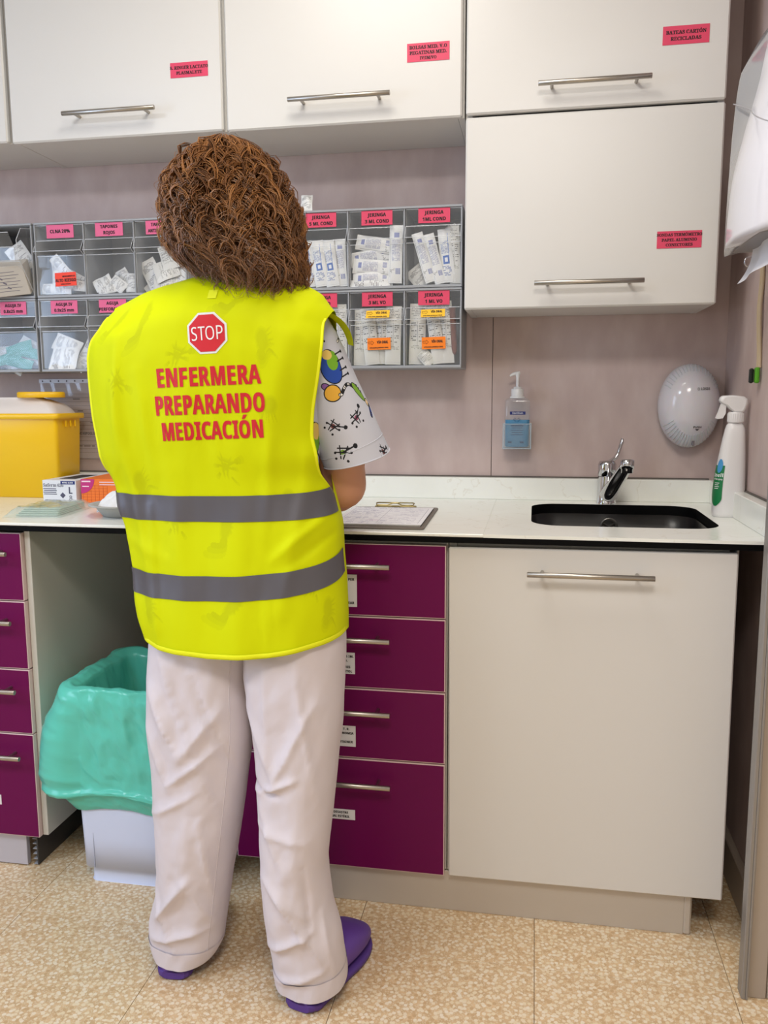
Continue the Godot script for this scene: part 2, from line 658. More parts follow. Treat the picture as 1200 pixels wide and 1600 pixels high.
func build_room() -> void:
	# floor slab with terrazzo tiles on it
	var g := Geo.new()
	g.box(Vector3(-0.4, -0.06, 2.2), Vector3(5.4, 0.1, 4.6), 0.0)
	var floor_slab := struct("floor", g.done(), M.joint)
	var pitch := 0.394
	var x0 := 0.186 - pitch * 8
	var z0 := 0.790 - pitch * 2
	var shared := {}
	for i in 14:
		for j in 12:
			var lo := Vector2(x0 + i * pitch, z0 + j * pitch)
			var k := posmod(i * 7 + j * 5 + (i * j) % 3, 3)
			if not shared.has(k):
				var t := Geo.new()
				t.box(Vector3(0, -0.005, 0), Vector3(pitch - 0.0011, 0.01, pitch - 0.0011), 0.0005)
				var mesh := t.done()
				mesh.surface_set_material(0, M.floor[k])
				shared[k] = mesh
			var o := MeshInstance3D.new()
			o.name = "tile"
			o.mesh = shared[k]
			o.position = Vector3(lo.x + pitch / 2, 0, lo.y + pitch / 2)
			floor_slab.add_child(o, true)
	# back wall in vinyl panels with a seam
	var w := Geo.new()
	w.box(Vector3(-1.2, 1.3, -0.06), Vector3(4.0, 2.6, 0.1), 0.0)
	var wall := struct("wall_back", w.done(), M.seal)
	for s in [[-3.1, 0.0412], [0.0427, 0.80]]:
		var p := Geo.new()
		p.box(Vector3((s[0] + s[1]) / 2, 1.3, -0.005), Vector3(s[1] - s[0], 2.6, 0.01), 0.0008)
		part(wall, "panel", p.done(), M.wall)
	g = Geo.new()
	g.box(Vector3(0.732, 1.3, 0.39), Vector3(0.12, 2.6, 0.78), 0.001)
	struct("wall_right", g.done(), M.wall)
	g = Geo.new()
	g.box(Vector3(0.6625, 0.05, 0.39), Vector3(0.019, 0.1, 0.778), 0.003)
	struct("baseboard_right", g.done(), M.jamb)
	# the metal corner profile and the door frame beside it
	g = Geo.new()
	g.box(Vector3(0.5965, 1.3, 0.797), Vector3(0.009, 2.6, 0.032), 0.002)
	g.box(Vector3(0.6022, 1.3, 0.811), Vector3(0.0045, 2.6, 0.006), 0.001)
	struct("trim_1", g.done(), M.grey_aluminium)
	g = Geo.new()
	g.box(Vector3(0.6225, 1.3, 0.793), Vector3(0.036, 2.6, 0.024), 0.002)
	g.box(Vector3(0.670, 1.3, 0.792), Vector3(0.056, 2.6, 0.024), 0.002)
	struct("trim_2", g.done(), M.jamb)
	g = Geo.new()
	g.box(Vector3(1.45, 1.3, 0.79), Vector3(1.5, 2.6, 0.1), 0.0)
	struct("wall_entrance", g.done(), M.plaster)
	for s in [["wall_left", Vector3(-2.85, 1.3, 2.2), Vector3(0.1, 2.6, 4.5)], ["wall_far", Vector3(2.25, 1.3, 2.6), Vector3(0.1, 2.6, 3.7)], ["wall_front", Vector3(-0.3, 1.3, 4.45), Vector3(5.2, 2.6, 0.1)]]:
		g = Geo.new()
		g.box(s[1], s[2], 0.0)
		struct(s[0], g.done(), M.plaster)
	g = Geo.new()
	g.box(Vector3(-0.3, 2.65, 2.2), Vector3(5.2, 0.1, 4.7), 0.0)
	struct("ceiling", g.done(), M.ceiling)


# ---------------------------------------------------------------- worktop, sink and tap

func build_worktop() -> void:
	var t := thing("worktop", "long off-white worktop with a black front edge and upstands", "worktop", Vector3(-1.0, 0.88, 0.33))
	var g := Geo.new()
	var z1 := 0.653
	g.box(Vector3(-1.36, 0.8965, z1 / 2), Vector3(2.84, 0.007, z1), 0.0012)
	# around the sink: quads from the rounded hole out to a rectangle
	var hole := round_rect(Vector2(0.16, 0.105), Vector2(0.582, 0.505), 0.07, 8)
	var lo := Vector2(0.06, 0.0)
	var hi := Vector2(0.672, z1)
	var outer := PackedVector2Array()
	var mid := (Vector2(0.16, 0.105) + Vector2(0.582, 0.505)) / 2
	for p in hole:
		var d := (p - mid)
		var k := INF
		if absf(d.x) > 1e-6:
			k = minf(k, ((hi.x if d.x > 0 else lo.x) - mid.x) / d.x)
		if absf(d.y) > 1e-6:
			k = minf(k, ((hi.y if d.y > 0 else lo.y) - mid.y) / d.y)
		outer.append(mid + d * k)
	for c in [lo, Vector2(hi.x, lo.y), hi, Vector2(lo.x, hi.y)]: # snap the nearest ray to each corner
		var best := 0
		for j in outer.size():
			if outer[j].distance_to(c) < outer[best].distance_to(c):
				best = j
		outer[best] = c
	var up := func(p: Vector2, y: float): return Vector3(p.x, y, p.y)
	g.st.set_smooth_group(-1)
	for j in hole.size():
		var k := (j + 1) % hole.size()
		g.quad(up.call(hole[j], 0.9), up.call(hole[k], 0.9), up.call(outer[k], 0.9), up.call(outer[j], 0.9))
		g.quad(up.call(outer[j], 0.9), up.call(outer[k], 0.9), up.call(outer[k], 0.893), up.call(outer[j], 0.893))
	part(t, "top", g.done(), M.worktop)
	g = Geo.new()
	for j in hole.size(): # the cut edge of the hole
		var k := (j + 1) % hole.size()
		g.quad(up.call(hole[k], 0.9), up.call(hole[j], 0.9), up.call(hole[j], 0.874), up.call(hole[k], 0.874))
	part(t, "cutout_edge", g.done(), M.black)
	g = Geo.new()
	g.box(Vector3(-1.055, 0.8865, z1 - 0.006), Vector3(3.45, 0.0130, 0.012), 0.001)
	part(t, "front_edge", g.done(), M.black)
	g = Geo.new()
	g.box(Vector3(-1.055, 0.8865, 0.60), Vector3(3.44, 0.012, 0.06), 0.0)
	part(t, "core", g.done(), M.black)
	g = Geo.new()
	g.box(Vector3(-1.068, 0.931, 0.0165), Vector3(3.42, 0.062, 0.033), 0.0015)
	part(t, "upstand", g.done(), M.worktop)
	g = Geo.new()
	g.box(Vector3(0.656, 0.931, 0.3265), Vector3(0.032, 0.062, 0.651), 0.0015)
	part(t, "upstand", g.done(), M.worktop)
	g = Geo.new()
	g.box(Vector3(-1.068, 0.9635, 0.005), Vector3(3.42, 0.004, 0.006), 0.0)
	g.box(Vector3(0.669, 0.9635, 0.33), Vector3(0.006, 0.004, 0.64), 0.0)
	part(t, "sealant", g.done(), M.seal)


func build_sink_and_tap() -> void:
	var t := thing("sink", "black rectangular sink set under the worktop", "sink", Vector3(0.37, 0.72, 0.3))
	var g := Geo.new()
	var rings := []
	for s in [[0.874, 0.012, 0.082], [0.874, 0.0, 0.07], [0.80, -0.004, 0.066], [0.735, -0.008, 0.062], [0.722, -0.022, 0.055], [0.72, -0.05, 0.04]]:
		var r := PackedVector3Array()
		for p in round_rect(Vector2(0.16 - s[1], 0.105 - s[1]), Vector2(0.582 + s[1], 0.505 + s[1]), s[2], 8):
			r.append(Vector3(p.x, s[0], p.y))
		rings.append(r)
	g.loft(rings, true, false, true)
	part(t, "basin", g.done(), M.sink)
	var ring := Geo.new() # overflow in the rear wall
	var x := Transform3D(Basis(Vector3.RIGHT, PI / 2), Vector3(0.368, 0.842, 0.112))
	ring.lathe([Vector2(0.016, 0.0), Vector2(0.0235, 0.0), Vector2(0.0235, 0.003), Vector2(0.021, 0.005), Vector2(0.017, 0.004), Vector2(0.016, 0.0)], 24, x, false, false)
	for k in 3:
		ring.box(Vector3(0, 0.002, 0.008), Vector3(0.003, 0.003, 0.016), 0.0, x * Transform3D(Basis(Vector3.UP, TAU * k / 3.0), Vector3.ZERO))
	part(t, "overflow", ring.done(), plain_mat(Color8(120, 118, 114), 0.3, 0.8), "grey ring with three spokes")
	g = Geo.new()
	g.lathe([Vector2(0.0, 0.7205), Vector2(0.03, 0.7205), Vector2(0.042, 0.7225), Vector2(0.045, 0.7205)], 28, Transform3D(Basis(), Vector3(0.37, 0, 0.31)), false, false)
	part(t, "drain", g.done(), M.steel)

	t = thing("tap", "chrome single-lever tap behind the black sink", "tap", Vector3(0.362, 0.9, 0.075))
	g = Geo.new()
	var at := Transform3D(Basis(), Vector3(0.362, 0.9, 0.075))
	g.lathe([Vector2(0.0275, 0.0), Vector2(0.0275, 0.004), Vector2(0.0255, 0.007), Vector2(0.0245, 0.03), Vector2(0.0245, 0.075)], 28, at)
	part(t, "body", g.done(), M.chrome)
	g = Geo.new()
	g.lathe([Vector2(0.0235, 0.0755), Vector2(0.0245, 0.077), Vector2(0.0245, 0.108), Vector2(0.021, 0.116), Vector2(0.0, 0.119)], 28, at, true, false)
	# lever: a flat bar that rises backwards and to the right
	var rings2 := []
	for s in [[0.0, 0.112, 0.0, 0.017, 0.008], [0.012, 0.118, -0.004, 0.015, 0.007], [0.022, 0.126, -0.006, 0.011, 0.006], [0.029, 0.140, -0.008, 0.008, 0.005], [0.034, 0.157, -0.010, 0.009, 0.0055], [0.038, 0.170, -0.012, 0.009, 0.0055], [0.039, 0.178, -0.012, 0.006, 0.004]]:
		var r := PackedVector3Array()
		for j in 12:
			var a := TAU * j / 12.0
			r.append(Vector3(0.362 + s[0] + cos(a) * s[4] * 0.9, 0.9 + s[1] + cos(a) * -s[4] * 0.4, 0.075 + s[2] + sin(a) * s[3]))
		rings2.append(r)
	g.loft(rings2, true, true, true)
	part(t, "lever", g.done(), M.chrome)
	# spout: a flattened arm that comes forward, to the right and up
	g = Geo.new()
	var a0 := Vector3(0.366, 0.925, 0.088)
	var a1 := Vector3(0.398, 1.012, 0.205)
	var dir := (a1 - a0).normalized()
	var side := dir.cross(Vector3.UP).normalized()
	var upv := side.cross(dir).normalized()
	rings2 = []
	for s in [[0.0, 0.024, 0.022], [0.15, 0.024, 0.019], [0.5, 0.0225, 0.013], [0.85, 0.020, 0.011], [1.0, 0.018, 0.011]]:
		var r := PackedVector3Array()
		var c: Vector3 = a0.lerp(a1, s[0])
		for j in 20:
			var a := TAU * j / 20.0
			r.append(c + side * cos(a) * s[1] + upv * sin(a) * s[2])
		rings2.append(r)
	g.loft(rings2, true, true, true)
	part(t, "spout", g.done(), M.chrome)
	g = Geo.new()
	g.lathe([Vector2(0.012, -0.022), Vector2(0.0155, -0.022), Vector2(0.0155, -0.012), Vector2(0.0175, -0.011), Vector2(0.0175, 0.010), Vector2(0.012, 0.013)], 22, Transform3D(Basis(), Vector3(0.400, 1.019, 0.212)))
	part(t, "aerator", g.done(), M.chrome)


# ---------------------------------------------------------------- base cabinets

func bar_handle(parent: Node3D, c: Vector3, face_z: float) -> void: # a round steel bar on two posts
	var g := Geo.new()
	g.lathe([Vector2(0.0054, -0.130), Vector2(0.006, -0.1294), Vector2(0.006, 0.1294), Vector2(0.0054, 0.130)], 14, Transform3D(Basis(Vector3.BACK, PI / 2), c))
	for s in [-0.098, 0.098]:
		g.tube([Vector3(c.x + s, c.y, face_z - 0.001), Vector3(c.x + s, c.y, c.z)], 0.0042, 10)
	part(parent, "handle", g.done(), M.steel)


func drawer(t: Node3D, x0: float, x1: float, y0: float, y1: float) -> MeshInstance3D:
	var g := Geo.new()
	g.box(Vector3((x0 + x1) / 2, (y0 + y1) / 2, 0.6315), Vector3(x1 - x0, y1 - y0, 0.018), 0.0006)
	var f := Geo.new()
	f.box(Vector3((x0 + x1) / 2, (y0 + y1) / 2, 0.6409), Vector3(x1 - x0 - 0.004, y1 - y0 - 0.004, 0.0012), 0.0004)
	var d := part(t, "drawer", two(g, M.edge, f, M.purple), null)
	bar_handle(d, Vector3((x0 + x1) / 2, y1 - 0.046 if y1 - y0 < 0.2 else y1 - 0.049, 0.675), 0.641)
	return d


func build_base_cabinets() -> void:
	var X := func(px: float, py: float): return Transform3D(Basis(), Vector3(px, py, 0.6416))
	# drawer unit behind the nurse's right leg
	var t := thing("drawer_unit", "purple four-drawer base unit beside the white sink cabinet", "cabinet", Vector3(-0.27, 0, 0.33))
	var g := Geo.new()
	g.box(Vector3(-0.5125, 0.49, 0.32), Vector3(0.017, 0.776, 0.604), 0.001)
	g.box(Vector3(-0.0265, 0.49, 0.32), Vector3(0.017, 0.776, 0.604), 0.001)
	g.box(Vector3(-0.27, 0.11, 0.32), Vector3(0.47, 0.016, 0.60), 0.0)
	g.box(Vector3(-0.27, 0.87, 0.32), Vector3(0.47, 0.016, 0.60), 0.0)
	g.box(Vector3(-0.27, 0.49, 0.024), Vector3(0.47, 0.75, 0.008), 0.0)
	part(t, "carcass", g.done(), M.carcass)
	var spans := [[0.7065, 0.871], [0.5375, 0.7035], [0.3685, 0.534], [0.097, 0.365]]
	var prints := [ # only the ends of the words show beside the nurse
		[Vector3(-0.262, 0.763, 0), Vector2(0.082, 0.074), [["PER", 0.0056, 0.028, 0.026], ["WEAR", 0.0056, 0.024, -0.028]]],
		[Vector3(-0.2675, 0.594, 0), Vector2(0.081, 0.050), [["AS IM.", 0.0054, 0.026, 0.016], ["O.", 0.0054, 0.020, 0.006], ["IRES", 0.0054, 0.022, -0.009], ["NTOL", 0.0054, 0.024, -0.019]]],
		[Vector3(-0.268, 0.420, 0), Vector2(0.082, 0.050), [["Y T. R.", 0.0054, 0.016, 0.017], ["ONOMIA", 0.0054, 0.020, 0.007], ["UTAINER", 0.0054, 0.018, -0.014]]],
		[Vector3(-0.278, 0.2275, 0), Vector2(0.096, 0.025), [["DESASTRE", 0.0054, 0.014, 0.005], ["IAL ESTÉRIL", 0.0054, 0.014, -0.005]]],
	]
	for k in 4:
		var d := drawer(t, -0.5215, -0.0215, spans[k][0], spans[k][1])
		sticker(d, "label_sticker", X.call(prints[k][0].x, prints[k][0].y), prints[k][1], M.paper, M.ink, prints[k][2])
	# sink cabinet
	t = thing("sink_cabinet", "white sink base cabinet with one large door", "cabinet", Vector3(0.285, 0, 0.33))
	g = Geo.new()
	g.box(Vector3(-0.0075, 0.49, 0.32), Vector3(0.017, 0.776, 0.604), 0.001)
	g.box(Vector3(0.5845, 0.49, 0.32), Vector3(0.005, 0.776, 0.604), 0.001)
	g.box(Vector3(0.2855, 0.11, 0.32), Vector3(0.568, 0.016, 0.60), 0.0)
	g.box(Vector3(0.2855, 0.40, 0.024), Vector3(0.568, 0.58, 0.008), 0.0)
	g.box(Vector3(0.2855, 0.868, 0.59), Vector3(0.568, 0.018, 0.05), 0.0)
	part(t, "carcass", g.done(), M.carcass)
	g = Geo.new()
	var hang := Transform3D(Basis(Vector3.BACK, 0.006), Vector3(0.2855, 0.485, 0.632))
	g.box(Vector3.ZERO, Vector3(0.598, 0.771, 0.019), 0.003, hang)
	var d2 := part(t, "door", g.done(), M.cabinet)
	bar_handle(d2, Vector3(0.284, 0.820, 0.675), 0.641)
	# drawer unit at the left edge of the picture
	t = thing("drawer_unit", "purple drawer unit left of the kneehole and the bin", "cabinet", Vector3(-1.19, 0, 0.33))
	g = Geo.new()
	g.box(Vector3(-1.0375, 0.487, 0.323), Vector3(0.015, 0.786, 0.610), 0.001)
	g.box(Vector3(-1.3455, 0.487, 0.32), Vector3(0.015, 0.786, 0.604), 0.001)
	g.box(Vector3(-1.19, 0.11, 0.32), Vector3(0.294, 0.016, 0.60), 0.0)
	g.box(Vector3(-1.19, 0.487, 0.024), Vector3(0.294, 0.75, 0.008), 0.0)
	part(t, "carcass", g.done(), M.carcass)
	var last: MeshInstance3D
	for s in [[0.7065, 0.873], [0.5345, 0.7035], [0.3675, 0.5315], [0.093, 0.3645]]:
		last = drawer(t, -1.344, -1.0465, s[0], s[1])
	sticker(last, "label_sticker", X.call(-1.186, 0.187), Vector2(0.08, 0.026), M.paper, M.ink, [])
	# plinths
	g = Geo.new()
	g.box(Vector3(0.022, 0.049, 0.613), Vector3(0.982, 0.098, 0.016), 0.001)
	g.box(Vector3(-0.461, 0.049, 0.32), Vector3(0.016, 0.098, 0.57), 0.001)
	var pl := thing("plinth", "brushed metal plinth under the drawers and sink cabinet", "plinth", Vector3(0.03, 0, 0.6))
	part(pl, "board", g.done(), M.aluminium)
	g = Geo.new()
	g.box(Vector3(0.5205, 0.049, 0.6125), Vector3(0.017, 0.098, 0.021), 0.004)
	part(pl, "corner_cap", g.done(), M.aluminium)
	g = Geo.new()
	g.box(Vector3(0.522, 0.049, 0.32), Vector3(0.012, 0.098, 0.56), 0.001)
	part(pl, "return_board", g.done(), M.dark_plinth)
	pl = thing("plinth", "cut-off plinth under the left drawer unit, its hollow end showing", "plinth", Vector3(-1.2, 0, 0.6))
	g = Geo.new()
	g.box(Vector3(-1.2275, 0.046, 0.6145), Vector3(0.259, 0.086, 0.014), 0.0008)
	part(pl, "board", g.done(), plain_mat(Color8(196, 194, 204), 0.4, 0.25))
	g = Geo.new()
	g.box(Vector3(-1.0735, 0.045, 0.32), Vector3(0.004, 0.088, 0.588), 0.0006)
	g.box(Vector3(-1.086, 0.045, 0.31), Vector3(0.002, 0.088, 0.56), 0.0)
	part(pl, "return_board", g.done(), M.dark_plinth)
	g = Geo.new()
	for k in 7:
		g.box(Vector3(-1.0805, 0.003 + k * 0.0138, 0.60), Vector3(0.011, 0.0016, 0.028), 0.0)
	part(pl, "hollow_core", g.done(), M.rack)


# ---------------------------------------------------------------- wall cabinets

func lift_door(t: Node3D, x0: float, x1: float, y0: float, y1: float, handle_y: float) -> MeshInstance3D:
	var g := Geo.new()
	g.box(Vector3((x0 + x1) / 2, (y0 + y1) / 2, 0.2495), Vector3(x1 - x0, y1 - y0, 0.019), 0.004)
	var d := part(t, "door", g.done(), M.cabinet)
	bar_handle(d, Vector3((x0 + x1) / 2 - 0.0 if x1 < 0.1 else 0.2855, handle_y, 0.294), 0.259)
	return d


func wall_carcass(t: Node3D, x0: float, x1: float, y0: float, y1: float) -> void:
	var g := Geo.new()
	g.box(Vector3(x0 + 0.0085, (y0 + y1) / 2, 0.12), Vector3(0.016, y1 - y0, 0.237), 0.001)
	g.box(Vector3(x1 - 0.0085, (y0 + y1) / 2, 0.12), Vector3(0.016, y1 - y0, 0.237), 0.001)
	g.box(Vector3((x0 + x1) / 2, y1 - 0.008, 0.12), Vector3(x1 - x0 - 0.034, 0.016, 0.234), 0.0)
	part(t, "carcass", g.done(), M.cabinet)
	g = Geo.new()
	g.box(Vector3((x0 + x1) / 2, y0 + 0.009, 0.12), Vector3(x1 - x0 - 0.0345, 0.016, 0.236), 0.0)
	part(t, "bottom_panel", g.done(), M.cabinet)


func build_wall_cabinets() -> void:
	var X := func(px: float, py: float): return Transform3D(Basis(Vector3.BACK, 0.0), Vector3(px, py, 0.2596))
	var t := thing("wall_cabinet", "white wall cabinet cut off by the left edge of the photo", "cabinet", Vector3(-1.565, 1.88, 0.13))
	wall_carcass(t, -1.872, -1.262, 1.886, 2.36)
	lift_door(t, -1.869, -1.266, 1.884, 2.36, 1.9345)
	t = thing("wall_cabinet", "white wall cabinet with a small pink sticker reading RINGER LACTATO", "cabinet", Vector3(-0.95, 1.88, 0.13))
	wall_carcass(t, -1.258, -0.643, 1.882, 2.36)
	var d := lift_door(t, -1.253, -0.6475, 1.880, 2.36, 1.9365)
	sticker(d, "label_sticker", X.call(-0.7355, 2.0345), Vector2(0.103, 0.037), M.pink, M.ink, [["S. RINGER LACTATO", 0.0072, 0, 0.0055, 1.0, serif], ["PLASMALYTE", 0.0072, 0, -0.0075, 1.0, serif]], "bright pink printed sticker")
	t = thing("wall_cabinet", "white wall cabinet with a pink sticker reading BOLSAS MED", "cabinet", Vector3(-0.33, 1.88, 0.13))
	wall_carcass(t, -0.642, -0.023, 1.879, 2.36)
	d = lift_door(t, -0.637, -0.0285, 1.877, 2.36, 1.9325)
	sticker(d, "label_sticker", X.call(-0.1125, 2.0325), Vector2(0.105, 0.043), M.pink, M.ink, [["BOLSAS MED. V.O", 0.0074, 0, 0.0115, 1.0, serif], ["PEGATINAS MED.", 0.0074, 0, -0.001, 1.0, serif], ["IV/IM/VO", 0.0066, 0, -0.0135, 1.0, serif]], "bright pink printed sticker")
	t = thing("wall_cabinet", "tall white two-door wall cabinet above the sink", "cabinet", Vector3(0.285, 1.41, 0.13))
	wall_carcass(t, -0.020, 0.589, 1.414, 2.36)
	d = lift_door(t, -0.0185, 0.588, 1.880, 2.36, 1.930)
	sticker(d, "label_sticker", X.call(0.492, 2.0265), Vector2(0.104, 0.041), M.pink, M.ink, [["BATEAS CARTÓN", 0.0074, 0, 0.006, 1.0, serif], ["RECICLADAS", 0.0074, 0, -0.008, 1.0, serif]], "bright pink printed sticker")
	d = lift_door(t, -0.0185, 0.588, 1.412, 1.8735, 1.4685)
	sticker(d, "label_sticker", X.call(0.4965, 1.5655), Vector2(0.103, 0.040), M.pink, M.ink, [["SONDAS TERMÓMETRO", 0.0064, 0, 0.011, 0.97, serif], ["PAPEL ALUMINIO", 0.0064, 0, -0.001, 1.0, serif], ["CONECTORES", 0.0064, 0, -0.0125, 1.0, serif]], "bright pink printed sticker")


# ---------------------------------------------------------------- tilt-bin organisers and their contents

const FRONT := 0.168


func organiser(called_label: String, x0: float, y0: float, names: Array, open_last := false) -> Node3D: # names: four lists of label lines, left to right
	var t := thing("bin_organiser", called_label, "organiser", Vector3(x0 + 0.3065, y0, 0.08), "bin organisers on the wall")
	var w := 0.6125
	var h := 0.2095
	var g := Geo.new()
	var fz := FRONT - 0.006
	g.box(Vector3(x0 + w / 2, y0 + 0.0035, FRONT / 2 + 0.001), Vector3(w, 0.007, FRONT - 0.002), 0.001)
	g.box(Vector3(x0 + w / 2, y0 + h - 0.003, FRONT / 2 + 0.001), Vector3(w, 0.006, FRONT - 0.002), 0.001)
	for s in [x0 + 0.002, x0 + w - 0.002]:
		g.box(Vector3(s, y0 + h / 2, FRONT / 2 + 0.001), Vector3(0.004, h - 0.013, FRONT - 0.002), 0.0008)
	for k in [1, 2, 3]:
		g.box(Vector3(x0 + w * k / 4.0, y0 + h / 2, fz + 0.002), Vector3(0.0032, h - 0.013, 0.008), 0.0008)
	part(t, "frame", g.done(), M.rack)
	g = Geo.new()
	g.box(Vector3(x0 + w / 2, y0 + h / 2, 0.006), Vector3(w - 0.008, h - 0.014, 0.006), 0.0)
	for k in 4: # each bin runs in a dark cell
		var l := x0 + w * k / 4.0 + 0.0022
		var r := x0 + w * (k + 1) / 4.0 - 0.0022
		for s in [l + 0.001, r - 0.001]:
			g.box(Vector3(s, y0 + h / 2, fz / 2 + 0.002), Vector3(0.0012, h - 0.015, fz - 0.006), 0.0)
		g.box(Vector3((l + r) / 2, y0 + 0.0076, fz / 2 + 0.002), Vector3(r - l - 0.003, 0.001, fz - 0.006), 0.0)
		g.box(Vector3((l + r) / 2, y0 + h - 0.0066, fz / 2 + 0.002), Vector3(r - l - 0.003, 0.001, fz - 0.006), 0.0)
	part(t, "back_panel", g.done(), M.rack_dark)
	for k in 4:
		var cx := x0 + w * (k + 0.5) / 4.0
		var hw := w / 8.0 - 0.0032
		var tilt := open_last and k == 3
		var X := Transform3D(Basis(Vector3.RIGHT, 0.62 if tilt else 0.0), Vector3(cx, y0 + 0.009, FRONT - 0.006))
		g = Geo.new()
		var prof := [[0.0, 0.001], [0.062, 0.001], [0.104, 0.001], [0.110, 0.002], [0.117, 0.019], [0.120, 0.020], [0.148, 0.002], [0.151, 0.001], [0.1925, 0.001]]
		for i in prof.size() - 1: # the front pane with its grip ridge
			var a: Array = prof[i]
			var b: Array = prof[i + 1]
			g.st.set_smooth_group(-1)
			g.quad(X * Vector3(-hw, a[0], a[1]), X * Vector3(hw, a[0], a[1]), X * Vector3(hw, b[0], b[1]), X * Vector3(-hw, b[0], b[1]))
		for s in [-1.0, 1.0]: # the side flaps run back into the frame
			var fl := PackedVector2Array([Vector2(0, 0)])
			fl.append_array(PackedVector2Array([Vector2(0.0, 0.12), Vector2(-0.02, 0.16), Vector2(-0.06, 0.175), Vector2(-0.10, 0.155), Vector2(-0.125, 0.11), Vector2(-0.13, 0.06), Vector2(-0.09, 0.0)]))
			for i in range(1, fl.size() - 1):
				g.tri(X * Vector3(s * hw, fl[0].y, fl[0].x), X * Vector3(s * hw, fl[i].y, fl[i].x), X * Vector3(s * hw, fl[i + 1].y, fl[i + 1].x))
		var b := part(t, "tilt_bin", g.done(), M.bin_pane)
		g = Geo.new()
		for e in [[0.1185, 0.020], [0.150, 0.0022], [0.1925, 0.0015], [0.107, 0.0018]]:
			g.box(Vector3(0, e[0], e[1]), Vector3(hw * 2, 0.0016, 0.0022), 0.0, X)
		for s in [-1.0, 1.0]:
			g.tube([X * Vector3(s * hw, 0.108, 0.0015), X * Vector3(s * hw, 0.1185, 0.020), X * Vector3(s * hw, 0.150, 0.002)], 0.0009, 5)
			g.tube([X * Vector3(s * hw, 0.0, 0.0), X * Vector3(s * hw, 0.108, 0.0015)], 0.0008, 5)
			if tilt:
				g.tube([X * Vector3(s * hw, 0.12, 0.0), X * Vector3(s * hw, 0.16, -0.02), X * Vector3(s * hw, 0.175, -0.06), X * Vector3(s * hw, 0.155, -0.10), X * Vector3(s * hw, 0.11, -0.125), X * Vector3(s * hw, 0.06, -0.13)], 0.0012, 5)
		part(b, "rim", g.done(), M.bin_edge)
		if names[k].size():
			var lines := []
			for i in names[k].size():
				var n: int = names[k].size()
				lines.append([names[k][i], 0.0088 if n > 1 else 0.0094, 0.0, (0.0075 - 0.0165 * i) if n > 1 else 0.0, 0.98 if names[k][i].length() < 12 else 0.8])
			var pale := x0 < -1.0
			sticker(b, "label_sticker", Transform3D(Basis(), Vector3(cx + (0.002 if k else 0.004), y0 + 0.184, FRONT - 0.0035)), Vector2(0.084, 0.037), M.pale_pink if pale else M.pink, M.ink, lines, "pink printed sticker")
	return t


func packet_mesh(w: float, h: float, bulge: float) -> ArrayMesh: # a sealed paper packet, its middle at the origin, facing forwards
	var g := Geo.new()
	var nx := 6
	var ny := 8
	for side in [1.0, -1.0]:
		g.group += 1
		g.st.set_smooth_group(g.group)
		for i in nx:
			for j in ny:
				var c := [[i, j], [i + 1, j], [i + 1, j + 1], [i, j + 1]]
				if side < 0:
					c.reverse()
				var p := []
				var u := []
				for q in c:
					var a: float = q[0] / float(nx)
					var b: float = q[1] / float(ny)
					var lift: float = bulge * pow(sin(PI * a), 0.7) * pow(maxf(0.0, sin(PI * clampf((b - 0.06) / 0.88, 0, 1))), 0.4) * (1.0 if side > 0 else 0.5)
					p.append(Vector3((a - 0.5) * w, (b - 0.5) * h, side * (0.0004 + lift) + 0.002 * sin(a * 5.0 + b * 7.0)))
					u.append(Vector2(a, 1.0 - b))
				for k in [0, 2, 1, 0, 3, 2]:
					g.st.set_uv(u[k])
					g.st.add_vertex(p[k])
	return g.done()


var packet_shapes := {}


func packet(w: float, h: float, kind: int, at: Vector3, roll: float, pitch: float, label: String, group: String, called := "packet", bulge := 0.006, mat: Material = null) -> void:
	var key := "%.3f %.3f %d %s" % [w, h, kind, mat]
	if not packet_shapes.has(key):
		var m := packet_mesh(w, h, bulge)
		m.surface_set_material(0, mat if mat else M.packet[kind])
		packet_shapes[key] = m
	var o := MeshInstance3D.new()
	o.name = numbered(called)
	o.mesh = packet_shapes[key]
	add_child(o)
	o.transform = Transform3D(Basis(Vector3.RIGHT, pitch) * Basis(Vector3.BACK, roll), at)
	tag(o, label, "packet", group)


